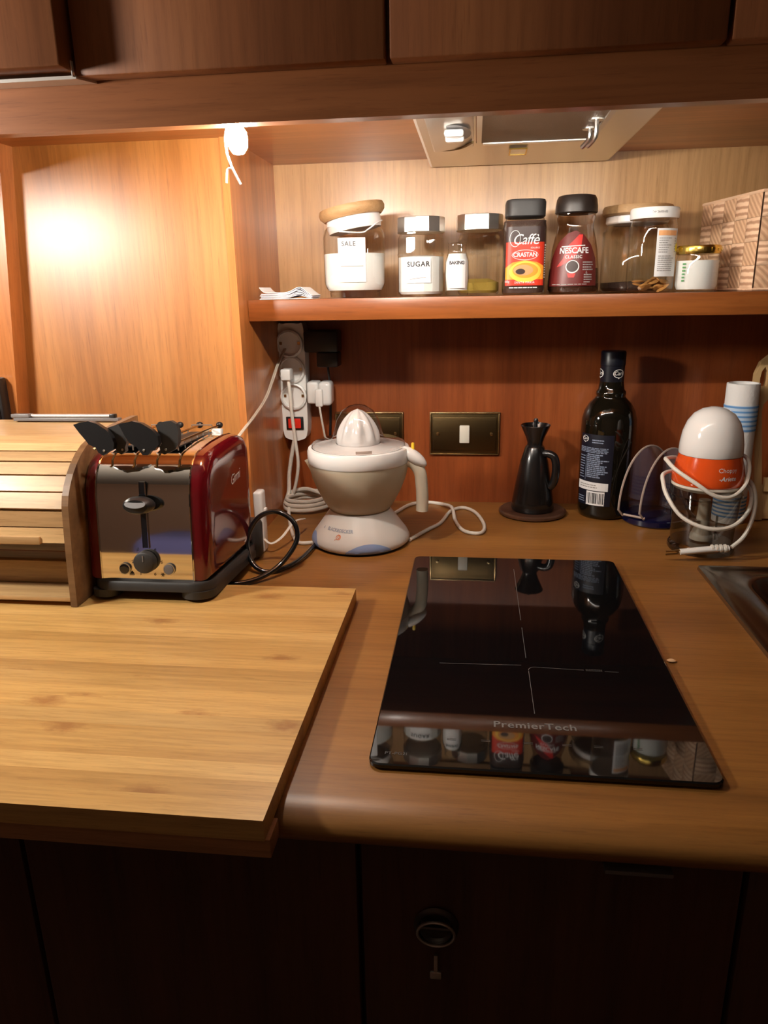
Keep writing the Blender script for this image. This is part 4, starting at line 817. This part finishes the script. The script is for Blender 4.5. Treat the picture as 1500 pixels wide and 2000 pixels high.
obj('small_print', sqw(join(mv(text2d('SOLUBILE', .0034), .016, 0, .0545), mv(text2d('SANTA MARIA', .0048, .2, 1.1), .000, 0, .0045), bars2d(-.024, .022, -.0045, -.0015, 1, 3, .5, .1), bars2d(.0315, .0345, .01, .06, 14, 4, .5, .3), mv(text2d('100g', .0045), -.028, 0, .006)), R_, .014, off=.0016), 'paper', lb, False)
obj('black_lid', sqlathe([(.0001, .1135), (.0315, .1135), (.0335, .115), (.0338, .134), (.0325, .1375), (.0300, .1385), (.0001, .1388)]), 'blackm', t, True, 40)
# waisted coffee jar
t = thing('coffee_jar', 'waisted coffee jar with dark red label and domed brown lid', 'jar', (.1905, -.120, Z))
npf = [(.0001, .001), (.0370, .001), (.0392, .004), (.0394, .012), (.0388, .025), (.0372, .045), (.0345, .066), (.0305, .084), (.0272, .097), (.0272, .104), (.0290, .112), (.0290, .117)]
obj('glass', lathe(npf, 48, caps=False), 'brownglass', t)
obj('coffee', lathe([(.0001, .003), (.0355, .003), (.0378, .008), (.0376, .025), (.0366, .038), (.0001, .041)], 44), 'coffee', t)
def nr(z):
    for (r0, z0), (r1, z1) in zip(npf, npf[1:]):
        if z0 <= z <= z1: return r0+(r1-r0)*(z-z0)/max(1e-6, z1-z0)
    return .03
def nw(g, z, ang=-95, off=.0005):
    a0 = math.radians(ang); g = sub2d(g, .005); return [((nr(p[2]+z)+off)*math.cos(a0+p[0]/.037), (nr(p[2]+z)+off)*math.sin(a0+p[0]/.037), p[2]+z) for p in g[0]], g[1]
def fine(pts, nz=9):
    xs = [p[0] for p in pts]; g = flat2d(pts); bm = bmesh.new(); vs = [bm.verts.new(p) for p in g[0]]; bm.faces.new(vs)
    z0, z1 = min(p[1] for p in pts), max(p[1] for p in pts)
    for k in range(1, nz): bmesh.ops.bisect_plane(bm, geom=bm.verts[:]+bm.edges[:]+bm.faces[:], plane_co=(0, 0, z0+(z1-z0)*k/nz), plane_no=(0, 0, 1))
    bm.verts.index_update(); r = ([tuple(v.co) for v in bm.verts], [tuple(v.index for v in f.verts) for f in bm.faces]); bm.free(); return r
lb = obj('label', nw(fine([(-.043, 0), (.037, 0), (.037, .04), (.028, .060), (.015, .074), (0, .080), (-.015, .076), (-.031, .064), (-.043, .040)], 16), .012, off=.0003), 'labeld', t, True)
obj('red_flash', nw(fine([(-.012, .058), (.006, .074), (.013, .074), (.009, .055), (-.002, .040), (-.020, .030), (-.028, .028), (-.018, .040)], 14), .012, off=.0006), 'nesred', lb, True)
obj('brand_lettering', nw(join(mv(text2d('NESCAFE', .0118, 0, .97, .00025), 0, 0, .0510), flat2d([(-.021, .0565), (.018, .0578), (.018, .0592), (-.021, .0578)])), .012, -98, .0009), 'paper', lb, False)
obj('name_lettering', nw(mv(text2d('CLASSIC', .0062, 0, 1.15, .0001), 0, 0, .0420), .012, -98, .0009), 'paper', lb, False)
obj('cup_print', nw(mv(fine(disc2d(0, 0, .0098, .0095, 26), 6), -.003, 0, .0280), .012, -95, .0009), 'paper', lb, True)
obj('cup_coffee_print', nw(mv(fine(disc2d(0, 0, .0084, .0080, 26), 6), -.003, 0, .0284), .012, -95, .0012), 'labelblk', lb, True)
obj('cup_foot_print', nw(fine([(-.010, .0185), (.002, .0185), (.000, .0125), (-.008, .0125)], 4), .012, -95, .0009), 'nesred', lb, True)
obj('small_print', nw(join(bars2d(.012, .030, .022, .036, 4, 7, .5, .2), bars2d(.014, .028, .004, .018, 4, 8, .5, .3), bars2d(-.034, .020, .0015, .0035, 1, 3, .5, .1), mv(text2d('6', .006), .018, 0, .0195)), .012, -95, .0009), 'inkg', lb, False)
obj('domed_lid', lathe([(.0001, .1175), (.0300, .1175), (.0318, .119), (.0315, .128), (.0300, .138), (.0275, .1425), (.0240, .1435), (.0001, .1440)], 44), P('brown_black_lid', (.022, .015, .012), .4), t, True, 40)
# jar with wide wooden lid, behind
t = thing('wooden_lid_jar', 'tall glass jar with wide wooden lid, behind the white-lidded jar', 'jar', (.2925, -.066, Z))
obj('glass', lathe([(.0001, .0015), (.046, .0015), (.0515, .006), (.0520, .014), (.0515, .092), (.0470, .100), (.0450, .104)], 44, caps=False), 'clear', t)
obj('coffee', lathe([(.0001, .003), (.0450, .003), (.0500, .008), (.0505, .016), (.0001, .018)], 44), 'coffee', t)
obj('seal', lathe([(.0455, .1042), (.0478, .106), (.0478, .1145), (.0455, .116)], 44, caps=False), 'seal', t)
obj('wooden_lid', lathe([(.0001, .116), (.049, .116), (.0535, .119), (.0540, .126), (.0520, .1305), (.0001, .131)], 44), 'cork', t)
# tall jar, white lid
t = thing('mushroom_jar', 'tall glass jar with white lid, printed label and brown dried pieces', 'jar', (.3015, -.145, Z))
obj('glass', lathe([(.0001, .0015), (.030, .0015), (.0338, .005), (.0345, .012), (.0345, .090), (.0335, .097), (.0318, .101), (.0318, .106)], 44, caps=False), 'clear', t)
rr_ = random.Random(11)
for k in range(14):
    a, r = rr_.uniform(0, 6.28), .022*math.sqrt(rr_.random())
    obj('dried_piece', xf(lathe([(.0001, -.0018), (.007, -.001), (.0085, .0008), (.004, .0022), (.0001, .002)], 9, sx=1.25), Matrix.Translation((r*math.cos(a), r*math.sin(a), .0065+.011*rr_.random())) @ Euler((rr_.uniform(-.7, .7), rr_.uniform(-.7, .7), rr_.uniform(0, 6))).to_matrix().to_4x4()), 'dried', t)
lb = obj('label', cylpatch(.0348, .040, .023, .090, -60, 12), 'paper', t)
obj('label_heading', wrap(flat2d([(-.018, -.0035), (.014, -.0035), (.014, .0035), (-.018, .0035)]), .0349, .0835, -60), 'peach', lb, False)
obj('label_print', join(wrap(bars2d(-.0165, .006, -.0105, .012, 7, 4, .35, .45), .0349, .066, -60), wrap(bars2d(-.0165, .010, -.013, .010, 8, 5, .4, .3), .0349, .043, -60), wrap(bars2d(.011, .0145, -.010, .012, 6, 6, .35, .2), .0349, .066, -60)), 'inkg', lb, False)
obj('yellow_dot', wrap(flat2d(disc2d(.017, 0, .0035, .006, 16)), .0349, .064, -60, .0006), 'yel', lb, False)
wl = obj('white_lid', lathe([(.0001, .1045), (.0345, .1045), (.0352, .106), (.0352, .1175), (.0340, .1195), (.0001, .1200)], 44), 'whiteg', t)
obj('stamped_code', wrap(text2d('04+06/03-02', .0042), .0353, .1122, -90), 'ink', wl, False)
# small jar, gold lid
t = thing('gold_lid_jar', 'small glass jar of white powder with gold lid, beside the basket', 'jar', (.3660, -.158, Z))
obj('glass', lathe([(.0001, .0015), (.026, .0015), (.0296, .004), (.0304, .010), (.0304, .046), (.0290, .0505), (.0290, .055)], 40, caps=False), 'clear', t)
obj('powder', lathe([(.0001, .004), (.0265, .004), (.0292, .010), (.0294, .0445), (.0001, .0455)], 40), 'salt', t)
obj('side_print', wrap(bars2d(-.003, .003, -.014, .014, 6, 3, .5, .3), .0308, .028, -140), 'greenp', t, False)
gl = obj('gold_lid', lathe([(.0001, .0535), (.0303, .0535), (.0310, .055), (.0310, .0635), (.0300, .0655), (.0001, .0660)], 44), 'gold', t)
obj('lid_lugs', join(*[xf(box(-.0022, .0022, -.0006, .0004, 0, .005), Matrix.Rotation(a, 4, 'Z') @ Matrix.Translation((0, -.0312, .057))) for a in [2*PI*k/16 for k in range(16)]]), 'gold', gl, False)

# woven basket
t = thing('woven_basket', 'tan basket of flat woven strips at the right end of the shelf', 'basket', (.404, -.020, Z), (0, 0, 0))
bx1, byf, bh = .30, -.178, .135
def sidep(s, f):    # left side, from back to front, leaning slightly out
    return Vector((.0+.030*s-.012*f*0, byf*s, bh*f))
obj('liner', join(([tuple(sidep(0, 0)+Vector((.002, 0, .001))), tuple(sidep(1, 0)+Vector((.002, .002, .001))), tuple(sidep(1, 1)+Vector((.002, .002, -.002))), tuple(sidep(0, 1)+Vector((.002, 0, -.002)))], [(0, 1, 2, 3)]),
    ([(.032, byf+.002, .001), (bx1, byf+.002, .001), (bx1, byf+.002, bh-.002), (.032, byf+.002, bh-.002)], [(0, 1, 2, 3)]), ([(.002, -.002, .001), (bx1, -.002, .001), (bx1, -.002, bh-.002), (.002, -.002, bh-.002)], [(0, 1, 2, 3)]), ([(.0, 0, .001), (.032, byf, .001), (bx1, byf, .001), (bx1, 0, .001)], [(0, 1, 2, 3)])), 'wickerl', t, False)
def cell(wd, h, proud, ribs, vertical):
    def fn(u, v):
        b = math.sin(PI*(u if vertical else v)); e = min(1, 6*min(u, 1-u), 6*min(v, 1-v)); r = .0008*math.sin(ribs*2*PI*(v if vertical else u))
        return (wd*(u-.5), -(proud*(.35+.65*b)*max(e, .15)+r*e), h*(v-.5))
    return grid(fn, 8, 20 if vertical else 8)
cw, chh = .0362, .0325
cA = cell(cw*.99, chh*.99, .0042, 0, True); cB = cell(cw*.985, chh*.985, .0016, 0, False)
sideang = math.atan2(byf, .030)
proto = {}
def put(g_key, g, mat, loc, rz):
    if g_key not in proto:
        o = obj('woven_strip', g, mat, t, True, 70); proto[g_key] = o
    else: o = inst(proto[g_key], t)
    o.location = loc; o.rotation_euler = (0, 0, rz)
ncol = 5; L = math.hypot(byf, .030); 
for i in range(ncol):
    for j in range(4):
        s = (i+.5)/ncol; p = sidep(s, 0); k = (i+j) % 2
        put(('s', k), (cell(L/ncol*.99, chh*.99, .0042, 0, True) if k == 0 else cell(L/ncol*.985, chh*.985, .0016, 0, False)), 'wicker' if k == 0 else 'wickerd', (p.x-.0005, p.y, .003+chh*(j+.5)), sideang)
for i in range(7):
    for j in range(4):
        k = (i+j) % 2
        put(('f', k), cA if k == 1 else cB, 'wicker' if k == 1 else 'wickerd', (.031+cw*(i+.5), byf-.0005, .003+chh*(j+.5)), 0)
obj('rim_band', join(tube([(.000, 0, bh-.001), (.030, byf, bh-.001), (bx1, byf, bh-.001), (bx1, -.001, bh-.001), (0.0, -.001, bh-.001)], .0024, 6, 1, raw=True)), 'wicker', t)
obj('bottom_band', tube([(.000, 0, .0025), (.030, byf, .0025), (bx1, byf, .0025)], .0022, 6, 1, raw=True), 'wicker', t)

# folded papers
t = thing('folded_papers', 'small bundle of folded white papers at the left end of the shelf', 'papers', (-.250, -.172, Z))
def sheet(k):
    z = .0004+.0015*k; a = -.042+.0012*(k % 3); b = .041-.0015*((k*2) % 3); n = 24; top, bot = [], []
    for i in range(n+1):
        u = i/n; arch = .0078*math.exp(-((u-.76)/.15)**2)*(.45+.09*k)*(1 if k else 0); dip = .45+.55*min(1, (1-u)*5)
        zz = z*dip+arch+(.008*max(0, (.14-u)/.14)**2 if k == 6 else 0)
        bot.append((a+(b-a)*u, zz)); top.append((a+(b-a)*u, zz+.0010*(.6+.4*dip)))
    return prism(bot+top[::-1], -.033+.0014*(k % 2), .027+.0010*k, 'Y')
for k in range(7): obj('sheet', sheet(k), 'paperl' if k % 2 else 'paper', t, False)
obj('print', grid(lambda u, v: (-.016+.010*u, -.020+.010*v, .0108), 4, 1), 'inkg', t)
